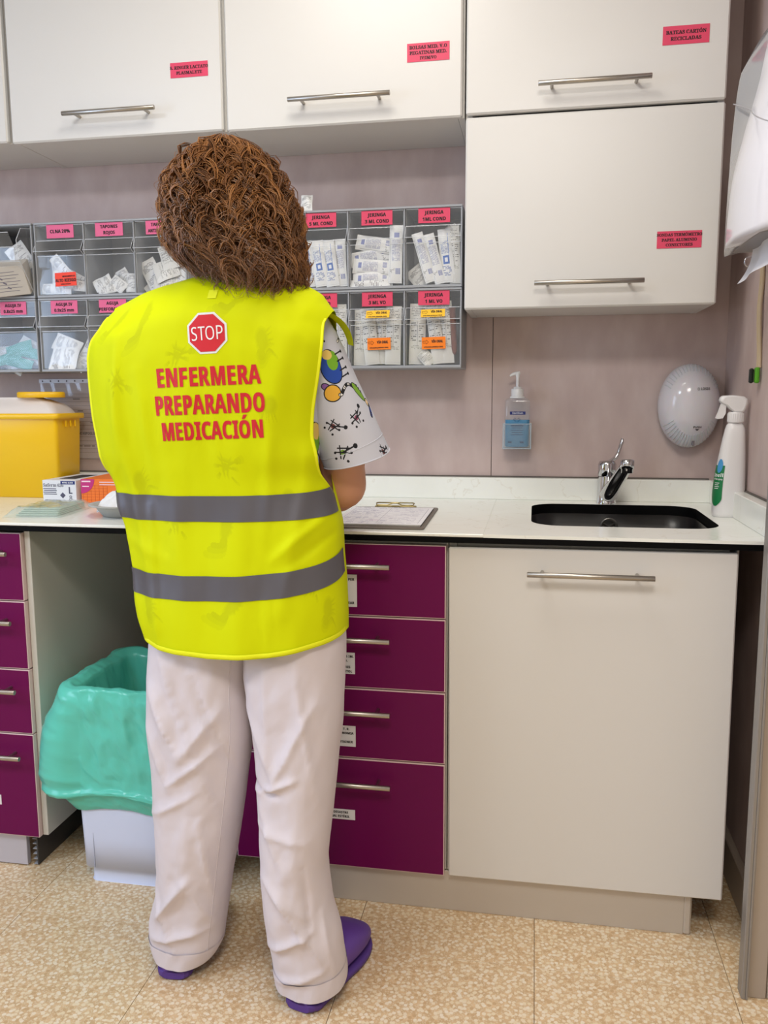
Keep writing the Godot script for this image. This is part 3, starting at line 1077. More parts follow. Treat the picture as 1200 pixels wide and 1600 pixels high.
func build_organisers() -> void:
	var xs := [-1.882, -1.262, -0.6455]
	organiser("upper organiser at the far left, its last bin tipped open", xs[0], 1.481, [[], [], [], []], true)
	organiser("lower organiser at the far left with the AGUJA IV 0.8 bin", xs[0], 1.27, [[], [], [], ["AGUJA IV", "0.8x25 mm"]])
	organiser("upper grey organiser with the CLNA 20% and TAPONES bins", xs[1], 1.481, [["CLNA 20%"], ["TAPONES", "ROJOS"], ["TAPONES", "ANTIRREFLUJO"], []])
	organiser("lower grey organiser with the AGUJA IV 0.9 and AGUJA PERFORADORA bins", xs[1], 1.27, [["AGUJA IV", "0.9x25 mm"], ["AGUJA", "PERFORADORA"], [], []])
	var up := organiser("upper grey organiser with the three JERINGA COND bins", xs[2], 1.481, [[], ["JERINGA", "5 ML COND"], ["JERINGA", "3 ML COND"], ["JERINGA", "1ML COND"]])
	var low := organiser("lower grey organiser with the JERINGA VO bins and orange stickers", xs[2], 1.27, [[], ["JERINGA", "5 ML VO"], ["JERINGA", "3 ML VO"], ["JERINGA", "1 ML VO"]])
	# orange and amber stickers stuck on the panes
	var arrow := func(o: Node3D, at: Vector3, mat: Material):
		var X := Transform3D(Basis(Vector3.RIGHT, -0.57 if mat == M.amber else 0.0) * Basis(Vector3.BACK, 0.02), at)
		sticker(o, "oral_sticker", X, Vector2(0.064, 0.0315 if mat == M.orange else 0.0245), mat, M.ink, [["VÍA ORAL", 0.0068, 0.010, 0.004, 0.72], ["UTILIZAR JERINGA ORAL", 0.0034, 0.0, -0.0105 if mat == M.orange else -0.0085, 0.95]], "orange printed sticker" if mat == M.orange else "yellow printed sticker")
		var og := Geo.new()
		var loop := []
		for q in [Vector2(-0.029, 0.0065), Vector2(-0.020, 0.0065), Vector2(-0.020, 0.0095), Vector2(-0.014, 0.004), Vector2(-0.020, -0.0015), Vector2(-0.020, 0.0015), Vector2(-0.029, 0.0015), Vector2(-0.029, 0.0065)]:
			loop.append(X * Vector3(q.x, q.y - 0.001, 0.0006))
		og.tube(loop, 0.0005, 4)
		part(o, "arrow_print", og.done(), M.ink)
	for k in [2, 3]:
		var cx: float = xs[2] + 0.6125 * (k + 0.5) / 4.0
		arrow.call(low, Vector3(cx + (0.005 if k == 2 else 0.001), 1.4135, FRONT + 0.0068), M.amber)
		arrow.call(low, Vector3(cx + (0.006 if k == 2 else 0.002), 1.336, FRONT - 0.004), M.orange)
	for o in get_children():
		if o.has_meta("label") and str(o.get_meta("label")).contains("CLNA"):
			sticker(o, "risk_sticker", Transform3D(Basis(Vector3.BACK, 0.03), Vector3(-1.172, 1.532, FRONT - 0.004)), Vector2(0.066, 0.038), M.fluo_red, M.ink, [["MEDICAMENTO DE", 0.0042, 0.010, 0.008, 0.75], ["ALTO RIESGO", 0.0085, 0.0, -0.003, 0.85], ["DOBLE CHEQUEO", 0.003, 0.0, -0.0135, 0.9]], "fluorescent red sticker")
	# contents: [width, height, print, x from the bin's middle, y from its floor, depth, roll, pitch]
	var bins := [
		[1, 0, 1, "CLNA 20%", "packets in the CLNA bin", [[0.03, 0.1, 3, -0.005, 0.075, 0.142, 0.75, -0.1, "clear packet slanting up to the left"], [0.03, 0.09, 3, -0.03, 0.06, 0.135, 0.1, -0.1, "short clear packet standing left of the red sticker"], [0.03, 0.09, 3, 0.02, 0.03, 0.14, 1.45, -0.1, "clear packet lying low at the right"], [0.032, 0.1, 3, -0.03, 0.02, 0.145, 1.55, -0.2, "clear packet lying flat at the bottom left"], [0.03, 0.09, 3, 0.035, 0.045, 0.12, 1.1, -0.1, "clear packet leaning at the right side"]]],
		[1, 1, 1, "TAPONES ROJOS", "packets in the TAPONES ROJOS bin", [[0.036, 0.055, 3, -0.035, 0.033, 0.145, -1.1, -0.25, "small white packet tilted at the left"], [0.036, 0.055, 3, 0.012, 0.028, 0.145, 0.95, -0.25, "small white packet tilted in the middle"], [0.032, 0.055, 3, 0.052, 0.032, 0.14, 0.02, -0.2, "small white packet upright at the right"], [0.034, 0.055, 3, -0.02, 0.016, 0.15, -1.3, -0.4, "small white packet lying flat underneath"], [0.034, 0.055, 3, 0.02, 0.05, 0.12, 0.6, -0.2, "small white packet behind the others"]]],
		[1, 2, 1, "TAPONES ANTIRREFLUJO", "packets in the TAPONES ANTIRREFLUJO bin", [[0.05, 0.1, 3, -0.04, 0.05, 0.13, 0.5, -0.1, "clear packet leaning at the left"], [0.05, 0.1, 3, -0.02, 0.03, 0.12, -0.9, -0.1, "clear packet lying low at the back"], [0.055, 0.075, 2, 0.022, 0.098, 0.15, 0.35, -0.25, "topmost grey-printed packet"], [0.06, 0.07, 2, 0.012, 0.062, 0.155, -1.2, -0.3, "grey-printed packet second from the top"], [0.06, 0.07, 2, 0.01, 0.025, 0.156, -1.4, -0.35, "lowest grey-printed packet"], [0.05, 0.09, 3, 0.05, 0.05, 0.145, -0.6, -0.2, "plain packet leaning at the right"]]],
		[2, 1, 1, "JERINGA 5 ML COND", "packets in the JERINGA 5 ML COND bin", [[0.036, 0.125, 0, -0.04, 0.066, 0.146, 0.16, -0.08, "leftmost blue-printed upright packet"], [0.036, 0.125, 0, -0.008, 0.066, 0.15, 0.15, -0.08, "second blue-printed upright packet from the left"], [0.036, 0.125, 0, 0.022, 0.066, 0.147, 0.14, -0.08, "third blue-printed upright packet from the left"], [0.034, 0.128, 1, 0.048, 0.068, 0.14, 0.06, -0.08, "violet-printed upright packet at the right"], [0.036, 0.1, 3, 0.0, 0.115, 0.11, 1.5, -0.1, "plain packet lying across at the back"]]],
		[2, 2, 1, "JERINGA 3 ML COND", "packets in the JERINGA 3 ML COND bin", [[0.036, 0.152, 1, 0.051, 0.083, 0.154, -0.02, -0.05, "tall upright packet at the right"], [0.04, 0.11, 1, -0.012, 0.052, 0.15, 1.47, -0.06, "lying packet second from the bottom"], [0.04, 0.11, 1, -0.012, 0.02, 0.152, 1.55, -0.06, "lying packet just above the bottom one"], [0.04, 0.12, 1, -0.018, 0.081, 0.14, 1.72, -0.06, "lying packet just below the top one"], [0.04, 0.11, 1, -0.005, 0.112, 0.142, 1.4, -0.06, "topmost lying packet"], [0.03, 0.11, 3, -0.02, 0.008, 0.155, 1.62, -0.4, "lowest flat packet on the floor"]]],
		[2, 3, 1, "JERINGA 1ML COND", "packets in the JERINGA 1ML COND bin", [[0.03, 0.135, 1, -0.026, 0.072, 0.154, 0.3, -0.05, "leftmost leaning packet"], [0.03, 0.135, 1, 0.002, 0.068, 0.152, 0.27, -0.05, "second leaning packet from the left"], [0.036, 0.14, 0, 0.033, 0.076, 0.147, 0.1, -0.05, "blue-printed nearly upright packet"], [0.03, 0.15, 2, 0.054, 0.079, 0.143, 0.05, -0.05, "grey-printed packet at the right"], [0.06, 0.06, 3, -0.04, 0.03, 0.12, 0.7, -0.1, "crumpled clear packet at the bottom left"], [0.03, 0.05, 3, 0.052, 0.135, 0.13, 0.5, -0.1, "small packet tip sticking out at the top right"]]],
		[1, 0, 0, "AGUJA IV 0.9", "packets in the AGUJA IV 0.9 bin", [[0.06, 0.085, 3, -0.01, 0.036, 0.152, 1.5, -0.3, "cream packet in front"], [0.05, 0.085, 3, -0.015, 0.018, 0.155, 1.6, -0.4, "cream packet lying lowest"], [0.05, 0.09, 3, -0.01, 0.07, 0.135, 1.2, -0.2, "cream packet on top"], [0.03, 0.08, 3, 0.05, 0.05, 0.135, -0.5, -0.1, "white packet leaning at the upper right"], [0.03, 0.08, 3, 0.055, 0.025, 0.14, -0.9, -0.1, "white packet leaning at the lower right"]]],
		[2, 1, 0, "JERINGA 5 ML VO", "packets in the JERINGA 5 ML VO bin", [[0.046, 0.158, 2, -0.035, 0.085, 0.146, 0.05, -0.05, "leftmost of three upright packets"], [0.046, 0.158, 2, 0.005, 0.085, 0.15, -0.04, -0.05, "middle one of three upright packets"], [0.044, 0.16, 2, 0.045, 0.088, 0.15, 0.02, -0.05, "rightmost of three upright packets"]]],
		[2, 2, 0, "JERINGA 3 ML VO", "packets in the JERINGA 3 ML VO bin", [[0.036, 0.15, 2, -0.048, 0.077, 0.146, -0.02, -0.05, "leftmost of four upright packets"], [0.04, 0.152, 2, -0.021, 0.079, 0.154, 0.11, -0.05, "slightly leaning packet, second from the left"], [0.036, 0.15, 2, 0.012, 0.08, 0.148, 0.03, -0.05, "third upright packet from the left"], [0.042, 0.156, 2, 0.044, 0.081, 0.154, -0.02, -0.05, "rightmost of four upright packets"]]],
		[2, 3, 0, "JERINGA 1 ML VO", "packets in the JERINGA 1 ML VO bin", [[0.044, 0.162, 2, -0.044, 0.084, 0.146, -0.02, -0.05, "wide upright packet at the left"], [0.036, 0.165, 2, 0.005, 0.086, 0.154, 0.15, -0.05, "leaning packet in the middle"], [0.036, 0.165, 2, 0.034, 0.088, 0.15, 0.06, -0.05, "nearly upright packet at the right"], [0.034, 0.045, 2, -0.018, 0.02, 0.158, 0.75, -0.1, "small tilted packet at the bottom"]]],
	]
	for b in bins:
		var cx: float = xs[b[0]] + 0.6125 * (b[1] + 0.5) / 4.0
		var y0: float = 1.488 if b[2] == 1 else 1.277
		for p in b[5]:
			packet(p[0], p[1], p[2], Vector3(cx + p[3], y0 + maxf(p[4], 0.004), p[5]), p[6], p[7], "%s in the bin labelled %s" % [p[8], b[3]], b[4])
	# green-tipped needle packets in the lower left bin
	for k in 9:
		packet(0.03, 0.085, 3, Vector3(-1.345 + (k % 3 - 1) * 0.036, 1.290 + k * 0.0072, 0.135 + (k % 2) * 0.012), 1.1 + 0.25 * (k % 4), -0.15, "%s needle packet, %s in the AGUJA IV 0.8 bin" % ["green" if k % 2 else "clear", ["lowest and to the left", "lowest in the middle", "lowest and to the right", "in the second layer, left", "in the second layer, middle", "in the second layer, right", "on top, left", "on top, middle", "on top, right"][k]], "green needle packets", "needle_packet", 0.005, M.teal if k % 2 else M.clear_packet)
	# a brown oral syringe standing in the last bin
	var g := Geo.new()
	g.lathe([Vector2(0.002, 0.0), Vector2(0.006, 0.006), Vector2(0.008, 0.018), Vector2(0.008, 0.118), Vector2(0.010, 0.120), Vector2(0.010, 0.123)], 14, Transform3D(Basis(Vector3.BACK, 0.06), Vector3(-0.052, 1.305, 0.152)))
	single("oral_syringe", g.done(), plain_mat(Color8(112, 58, 44), 0.3), "brown oral syringe upright at the side of the JERINGA 1 ML VO bin", "syringe")
	# printed paper box in the tipped-open bin
	g = Geo.new()
	var X := Transform3D(Basis(Vector3.RIGHT, 0.45) * Basis(Vector3.UP, 0.25), Vector3(-1.348, 1.535, 0.185))
	g.box(Vector3.ZERO, Vector3(0.135, 0.085, 0.06), 0.001, X)
	var f := Geo.new()
	for k in 7:
		f.box(Vector3(-0.005, -0.028 + k * 0.009, 0.0303), Vector3(0.09 + 0.02 * (k % 2), 0.0012, 0.0004), 0.0, X)
		if k < 5:
			f.box(Vector3(-0.035 + k * 0.014, 0.022 - k * 0.008, 0.0304), Vector3(0.010, 0.004, 0.0004), 0.0, X * Transform3D(Basis(Vector3.BACK, -0.5), Vector3.ZERO))
	single("printed_box", two(g, plain_mat(Color8(196, 188, 176), 0.7), f, M.grey_line), null, "beige printed paper box sticking out of the tipped-open bin", "box")
	packet(0.06, 0.10, 3, Vector3(-1.325, 1.60, 0.14), 0.7, -0.3, "white packet behind the printed box in the tipped-open bin", "", "packet")
	# a white packet lying on top of the upper organiser
	packet(0.032, 0.05, 3, Vector3(-0.462, 1.7175, 0.13), 0.05, -0.35, "small white packet left on top of the upper organiser", "", "packet", 0.008)


# ---------------------------------------------------------------- the nurse

class Field: # distance fields joined smoothly on a grid and meshed as surface nets
	var lo: Vector3
	var cell: float
	var n: Vector3i
	var k: float
	var f := PackedFloat32Array()

	func _init(a: Vector3, b: Vector3, cell_: float, k_: float) -> void:
		lo = a
		cell = cell_
		k = k_
		n = Vector3i(((b - a) / cell).ceil()) + Vector3i.ONE
		f.resize(n.x * n.y * n.z)

	func span(a: Vector3, b: Vector3) -> Array:
		var i := Vector3i(((a - lo) / cell).floor()).clamp(Vector3i.ZERO, n - Vector3i.ONE)
		var j := Vector3i(((b - lo) / cell).ceil()).clamp(Vector3i.ZERO, n - Vector3i.ONE)
		return [i, j]

	func bone(a: Vector3, b: Vector3, ra: float, rb: float, cut := false) -> void: # a tapered capsule
		var pad := maxf(ra, rb) + 4.0 / k
		var s := span(a.min(b) - Vector3.ONE * pad, a.max(b) + Vector3.ONE * pad)
		var d := b - a
		var dd := maxf(d.dot(d), 1e-9)
		for z in range(s[0].z, s[1].z + 1):
			for y in range(s[0].y, s[1].y + 1):
				var row := (z * n.y + y) * n.x
				for x in range(s[0].x, s[1].x + 1):
					var p := lo + Vector3(x, y, z) * cell - a
					var t := clampf(p.dot(d) / dd, 0.0, 1.0)
					var e := exp(-k * ((p - d * t).length() - lerpf(ra, rb, t)))
					if cut:
						f[row + x] /= (1.0 + e)
					else:
						f[row + x] += e

	func egg(c: Vector3, r: Vector3, basis := Basis()) -> void: # an ellipsoid
		var m := maxf(r.x, maxf(r.y, r.z)) + 4.0 / k
		var s := span(c - Vector3.ONE * m, c + Vector3.ONE * m)
		var inv := basis.inverse()
		for z in range(s[0].z, s[1].z + 1):
			for y in range(s[0].y, s[1].y + 1):
				var row := (z * n.y + y) * n.x
				for x in range(s[0].x, s[1].x + 1):
					var p := inv * (lo + Vector3(x, y, z) * cell - c)
					var q := (p / r).length()
					var g := (p / (r * r)).length()
					f[row + x] += exp(-k * (q * (q - 1.0) / maxf(g, 1e-6)))

	func mesh(onto: Geo) -> void:
		var made := {}
		var verts := PackedVector3Array()
		var at := func(x: int, y: int, z: int) -> int: return (z * n.y + y) * n.x + x
		for z in n.z - 1:
			for y in n.y - 1:
				var base := (z * n.y + y) * n.x
				for x in n.x - 1:
					var i0 := base + x
					var inside := 0
					if f[i0] > 1.0: inside += 1
					if f[i0 + 1] > 1.0: inside += 1
					if f[i0 + n.x] > 1.0: inside += 1
					if f[i0 + n.x + 1] > 1.0: inside += 1
					var i1 := i0 + n.x * n.y
					if f[i1] > 1.0: inside += 1
					if f[i1 + 1] > 1.0: inside += 1
					if f[i1 + n.x] > 1.0: inside += 1
					if f[i1 + n.x + 1] > 1.0: inside += 1
					if inside == 0 or inside == 8:
						continue
					var sum := Vector3.ZERO
					var count := 0
					for e in 12:
						var ax := e / 4
						var o := Vector3i.ZERO
						o[(ax + 1) % 3] = e & 1
						o[(ax + 2) % 3] = (e >> 1) & 1
						var q := o
						q[ax] = 1
						var va := -log(maxf(f[at.call(x + o.x, y + o.y, z + o.z)], 1e-9))
						var vb := -log(maxf(f[at.call(x + q.x, y + q.y, z + q.z)], 1e-9))
						if (va < 0) != (vb < 0):
							var t := va / (va - vb)
							sum += Vector3(o).lerp(Vector3(q), t)
							count += 1
					made[i0] = verts.size()
					verts.append(lo + (Vector3(x, y, z) + sum / count) * cell)
		onto.group += 1
		onto.st.set_smooth_group(onto.group)
		for i0 in made:
			var x: int = i0 % n.x
			var y: int = (i0 / n.x) % n.y
			var z: int = i0 / (n.x * n.y)
			for ax in 3:
				var step := [1, n.x, n.x * n.y]
				var c := [x, y, z]
				if c[(ax + 1) % 3] == 0 or c[(ax + 2) % 3] == 0:
					continue
				var a: float = f[i0]
				var b: float = f[i0 + step[ax]]
				if (a > 1.0) == (b > 1.0):
					continue
				var s1: int = step[(ax + 1) % 3]
				var s2: int = step[(ax + 2) % 3]
				if not (made.has(i0 - s1) and made.has(i0 - s2) and made.has(i0 - s1 - s2)):
					continue
				var p0 := verts[made[i0]]
				var p1 := verts[made[i0 - s1]]
				var p2 := verts[made[i0 - s1 - s2]]
				var p3 := verts[made[i0 - s2]]
				if a > 1.0:
					onto.quad(p2, p3, p0, p1) if true else null
				else:
					onto.quad(p1, p0, p3, p2)


# the vest: edges measured against height, in metres
const VEST_L := [[0.7, -0.59], [0.73, -0.593], [0.765, -0.606], [0.804, -0.613], [0.856, -0.614], [0.908, -0.621], [0.946, -0.627], [0.984, -0.642], [1.022, -0.644], [1.059, -0.655], [1.109, -0.66], [1.159, -0.667], [1.221, -0.67], [1.269, -0.671], [1.3, -0.665], [1.325, -0.65], [1.345, -0.644], [1.37, -0.636], [1.45, -0.596]]
const VEST_R := [[0.7, -0.187], [0.744, -0.187], [0.784, -0.187], [0.852, -0.19], [0.895, -0.194], [0.956, -0.197], [0.992, -0.206], [1.022, -0.214], [1.052, -0.226], [1.088, -0.226], [1.124, -0.233], [1.171, -0.23], [1.229, -0.22], [1.287, -0.213], [1.327, -0.214], [1.355, -0.207], [1.45, -0.22]]
const VEST_HEM := [[-1.0, 0.727], [-0.75, 0.727], [-0.45, 0.719], [-0.1, 0.715], [0.25, 0.720], [0.6, 0.735], [1.0, 0.748]]
const VEST_TOP := [[-1.0, 1.365], [-0.75, 1.378], [-0.3, 1.410], [-0.1, 1.424], [0.2, 1.424], [0.4, 1.412], [0.75, 1.382], [1.0, 1.352]]
const VEST_BACK := [[0.0, 0.128], [0.2, 0.118], [0.42, 0.112], [0.62, 0.128], [0.8, 0.138], [1.0, 0.128]]
const ROLL := 0.86
var folds: FastNoiseLite


func vest_sz(s: float, w: float, back := true) -> Vector3: # s: -1 at the left edge to 1 at the right; w: 0 at the hem, 1 on the shoulder
	var y := lerpf(table(VEST_HEM, s), table(VEST_TOP, s), w)
	var l := table(VEST_L, y)
	var r := table(VEST_R, y)
	var hole := smoothstep(1.01, 1.09, y) * (1.0 - smoothstep(1.33, 1.40, y))
	var wide := lerpf(PI * 0.5, PI * 0.37, hole)
	var a := s * wide
	var x := (l + r) / 2 + (r - l) / 2 * sin(a) / sin(wide)
	var lean := lerpf(0.895, 0.882, w)
	var deep := table(VEST_BACK, w) if back else 0.118
	if not back:
		deep *= 1.0 + 0.12 * sin(w * PI)
	var z := deep * pow(maxf(cos(a), 0.0), 0.78)
	if w > ROLL:
		var t := (w - ROLL) / (1.0 - ROLL)
		z *= sqrt(maxf(0.0, 1.0 - t * t))
	if back:
		var keep := clampf((1.0 - absf(s)) * 6.0, 0.15, 1.0)
		z += keep * (0.0045 * folds.get_noise_2d(x * 900.0, y * 240.0) + 0.004 * folds.get_noise_2d(x * 340.0 + 70.0, y * 300.0))
		# long soft folds: from the shoulder blades down to the left hip, and drape near the right edge
		for c in [[-0.60, 1.22, -0.535, 0.76, 0.016, 0.007], [-0.625, 1.05, -0.575, 0.74, 0.010, 0.006], [-0.49, 1.06, -0.455, 0.74, 0.022, 0.005], [-0.235, 1.10, -0.285, 0.80, 0.014, 0.006], [-0.20, 0.985, -0.30, 0.90, 0.009, 0.007], [-0.19, 0.95, -0.28, 0.885, 0.007, -0.005], [-0.35, 1.05, -0.36, 0.74, 0.02, 0.004], [-0.265, 1.30, -0.31, 1.08, 0.02, 0.005], [-0.585, 1.30, -0.60, 1.08, 0.014, 0.006], [-0.538, 1.0, -0.530, 0.72, 0.0045, 0.0035], [-0.310, 0.83, -0.308, 0.72, 0.004, 0.003], [-0.545, 1.24, -0.52, 1.06, 0.012, 0.005], [-0.30, 1.12, -0.33, 0.86, 0.012, 0.004], [-0.60, 0.93, -0.50, 0.89, 0.010, 0.004]]:
			var p := Vector2(x, y)
			var q0 := Vector2(c[0], c[1])
			var q1 := Vector2(c[2], c[3])
			var dd := (q1 - q0)
			var t := clampf((p - q0).dot(dd) / dd.length_squared(), 0.0, 1.0)
			var e = (p - q0 - dd * t).length() / c[4]
			z += keep * c[5] * exp(-e * e) * (0.35 + 0.65 * sin(PI * clampf(t * 0.8 + 0.15, 0, 1)))
	return Vector3(x, y, lean + (z if back else -z))


func vest_at(x: float, y: float, off := 0.0014) -> Vector3: # the point of the vest's back at a place seen from behind
	var s := 0.0
	var w := 0.5
	for i in 4:
		w = clampf((y - table(VEST_HEM, s)) / (table(VEST_TOP, s) - table(VEST_HEM, s)), 0.0, 1.0)
		var l := table(VEST_L, y)
		var r := table(VEST_R, y)
		var hole := smoothstep(1.01, 1.09, y) * (1.0 - smoothstep(1.33, 1.40, y))
		var wide := lerpf(PI * 0.5, PI * 0.37, hole)
		s = asin(clampf((x - (l + r) / 2) / ((r - l) / 2) * sin(wide), -1.0, 1.0)) / wide
	var p := vest_sz(s, w)
	return Vector3(x, y, p.z + off)


func vest_mat(c: Color) -> StandardMaterial3D:
	var m := plain_mat(c, 0.62)
	m.metallic_specular = 0.25
	m.backlight_enabled = true
	m.backlight = Color(0.16, 0.17, 0.0)
	return m


func sheet(f, nu: int, nv: int, g: Geo, flip := false) -> void: # f(u, v) with u and v from 0 to 1; vertices smooth
	g.group += 1
	g.st.set_smooth_group(g.group)
	var rows := []
	for j in nv + 1:
		var row := PackedVector3Array()
		for i in nu + 1:
			row.append(f.call(float(i) / nu, float(j) / nv))
		rows.append(row)
	for j in nv:
		for i in nu:
			var p := [rows[j][i], rows[j][i + 1], rows[j + 1][i + 1], rows[j + 1][i]]
			var u := [Vector2(float(i) / nu, 1.0 - float(j) / nv), Vector2(float(i + 1) / nu, 1.0 - float(j) / nv), Vector2(float(i + 1) / nu, 1.0 - float(j + 1) / nv), Vector2(float(i) / nu, 1.0 - float(j + 1) / nv)]
			for k in ([0, 1, 2, 0, 2, 3] if flip else [0, 2, 1, 0, 3, 2]):
				g.st.set_uv(u[k])
				g.st.add_vertex(p[k])
	g.st.set_uv(Vector2.ZERO)


func roll_w(v: float) -> float: # even steps of cloth over the shoulder
	return v / 0.78 * ROLL if v < 0.78 else ROLL + (1.0 - ROLL) * sin((v - 0.78) / 0.22 * PI / 2)


func build_person() -> void:
	folds = FastNoiseLite.new()
	folds.seed = 4
	folds.noise_type = FastNoiseLite.TYPE_SIMPLEX_SMOOTH
	folds.frequency = 0.01
	folds.fractal_type = FastNoiseLite.FRACTAL_FBM
	folds.fractal_octaves = 3
	var t := thing("person", "person with long curly brown hair in a yellow safety vest, seen from behind", "person", Vector3(-0.40, 0, 0.90))
	body(t)
	trousers(t)
	clogs(t)
	scrub_top(t)
	vest(t)
	hair(t)


func body(t: Node3D) -> void:
	var g := Geo.new()
	var b := Field.new(Vector3(-0.74, 0.03, 0.50), Vector3(-0.10, 1.53, 1.06), 0.012, 70.0)
	for s in [-1.0, 1.0]:
		var hip := Vector3(-0.39 + s * 0.085, 0.78, 0.90)
		var knee := Vector3(-0.395 + s * 0.105, 0.42, 0.885)
		var ankle := Vector3(-0.40 + s * 0.13, 0.07, 0.925)
		if s > 0:
			knee = Vector3(-0.295, 0.42, 0.89)
			ankle = Vector3(-0.278, 0.07, 0.93)
		else:
			knee = Vector3(-0.50, 0.42, 0.885)
			ankle = Vector3(-0.545, 0.07, 0.895)
		b.bone(hip, knee, 0.072, 0.046)
		b.bone(knee, knee.lerp(ankle, 0.4) + Vector3(0, 0, 0.015), 0.040, 0.037)
		b.bone(knee.lerp(ankle, 0.4) + Vector3(0, 0, 0.015), ankle, 0.037, 0.028)
	b.bone(Vector3(-0.45, 0.82, 0.895), Vector3(-0.33, 0.82, 0.895), 0.088, 0.088)
	b.bone(Vector3(-0.44, 0.98, 0.89), Vector3(-0.36, 0.98, 0.89), 0.075, 0.075)
	b.bone(Vector3(-0.48, 1.22, 0.885), Vector3(-0.36, 1.22, 0.885), 0.085, 0.085)
	b.bone(Vector3(-0.55, 1.325, 0.875), Vector3(-0.29, 1.325, 0.875), 0.042, 0.042)
	b.bone(Vector3(-0.42, 1.36, 0.875), Vector3(-0.412, 1.50, 0.845), 0.055, 0.05)
	# right arm: the elbow is bent and the forearm goes forwards to the counter
	b.bone(Vector3(-0.285, 1.320, 0.872), Vector3(-0.213, 1.10, 0.825), 0.040, 0.043)
	b.bone(Vector3(-0.213, 1.10, 0.825), Vector3(-0.2165, 1.018, 0.795), 0.0425, 0.039)
	b.bone(Vector3(-0.2165, 1.018, 0.795), Vector3(-0.25, 1.00, 0.71), 0.039, 0.040)
	b.bone(Vector3(-0.245, 1.00, 0.71), Vector3(-0.335, 0.962, 0.56), 0.040, 0.026)
	b.bone(Vector3(-0.565, 1.315, 0.868), Vector3(-0.610, 1.10, 0.80), 0.040, 0.041)
	b.bone(Vector3(-0.612, 1.10, 0.80), Vector3(-0.612, 1.02, 0.765), 0.043, 0.040)
	b.bone(Vector3(-0.612, 1.02, 0.765), Vector3(-0.585, 1.0, 0.69), 0.040, 0.039)
	b.bone(Vector3(-0.585, 1.0, 0.69), Vector3(-0.515, 0.962, 0.56), 0.039, 0.026)
	b.mesh(g)
	for s in [-1.0, 1.0]: # hands resting on the worktop, fingers curled
		var wrist := Vector3(-0.335, 0.962, 0.56) if s > 0 else Vector3(-0.515, 0.962, 0.56)
		var fwd := Vector3(-0.42 * s, -0.28, -0.86).normalized()
		var out = fwd.cross(Vector3.UP).normalized() * s # towards the little finger
		var h := Field.new(wrist - Vector3(0.12, 0.07, 0.20), wrist + Vector3(0.12, 0.05, 0.05), 0.0034, 330.0)
		var palm := wrist + fwd * 0.052
		h.bone(wrist, palm, 0.026, 0.024)
		for q in [-0.024, -0.008, 0.009, 0.025]:
			h.bone(wrist + fwd * 0.02 + out * q * 0.7, wrist + fwd * 0.088 + out * q, 0.0125, 0.011)
		for i in 4:
			var q := [-0.027, -0.009, 0.010, 0.028][i] as float
			var ln: float = [0.068, 0.076, 0.070, 0.054][i]
			var k0 = wrist + fwd * (0.090 - absf(q) * 0.25) + out * q
			var k1 = k0 + (fwd * 0.9 + Vector3(0, -0.10, 0) + out * q * 4.0).normalized() * ln * 0.45
			var k2 = k1 + (fwd * 0.75 + Vector3(0, -0.55, 0)).normalized() * ln * 0.33
			var k3 = k2 + (fwd * 0.55 + Vector3(0, -0.75, 0)).normalized() * ln * 0.26
			k3.y = maxf(k3.y, 0.910)
			k2.y = maxf(k2.y, 0.914)
			h.bone(k0, k1, 0.0098, 0.0086)
			h.bone(k1, k2, 0.0086, 0.0078)
			h.bone(k2, k3, 0.0078, 0.0068)
		var th = wrist + fwd * 0.025 - out * 0.022
		h.bone(th, th + (fwd * 0.6 - out * 0.8).normalized() * 0.038, 0.0125, 0.0105)
		h.bone(th + (fwd * 0.6 - out * 0.8).normalized() * 0.038, th + (fwd * 0.6 - out * 0.8).normalized() * 0.038 + (fwd * 0.95 - out * 0.3).normalized() * 0.034, 0.010, 0.0078)
		h.mesh(g)
	# head, bent a little forwards: skull, jaw, nose, brow, lips, ears
	var tilt := Transform3D(Basis(Vector3.RIGHT, -0.32), Vector3(-0.412, 1.558, 0.848))
	var hd := Field.new(Vector3(-0.53, 1.40, 0.68), Vector3(-0.29, 1.70, 0.98), 0.0045, 210.0)
	var P := func(x: float, y: float, z: float): return tilt * Vector3(x, y, z)
	hd.egg(P.call(0, 0.008, 0.010), Vector3(0.072, 0.074, 0.086), tilt.basis)
	hd.egg(P.call(0, -0.045, -0.040), Vector3(0.056, 0.068, 0.046), tilt.basis)
	hd.bone(P.call(-0.03, -0.085, -0.045), P.call(0.03, -0.085, -0.045), 0.020, 0.020)
	hd.bone(P.call(0, -0.098, -0.065), P.call(0, -0.09, -0.062), 0.016, 0.016)
	hd.bone(P.call(0, -0.005, -0.085), P.call(0, -0.040, -0.101), 0.008, 0.0105)
	for s in [-1.0, 1.0]:
		hd.bone(P.call(s * 0.010, -0.043, -0.093), P.call(s * 0.012, -0.045, -0.086), 0.007, 0.007)
		hd.bone(P.call(s * 0.012, 0.012, -0.080), P.call(s * 0.046, 0.012, -0.066), 0.009, 0.008)
		hd.bone(P.call(s * 0.020, -0.066, -0.080), P.call(0, -0.066, -0.086), 0.0055, 0.0065)
		hd.bone(P.call(s * 0.016, -0.075, -0.079), P.call(0, -0.076, -0.084), 0.0055, 0.007)
		hd.bone(P.call(s * 0.040, -0.030, -0.062), P.call(s * 0.052, -0.028, -0.040), 0.016, 0.014)
		hd.bone(P.call(s * 0.074, 0.012, 0.012), P.call(s * 0.072, -0.035, 0.0), 0.012, 0.009)
	hd.bone(Vector3(-0.418, 1.42, 0.872), P.call(0, -0.06, 0.01), 0.052, 0.050)
	hd.mesh(g)
	var skin := plain_mat(Color8(204, 148, 118), 0.5)
	skin.subsurf_scatter_enabled = true
	skin.subsurf_scatter_strength = 0.12
	part(t, "body", g.done(), skin)
	g = Geo.new()
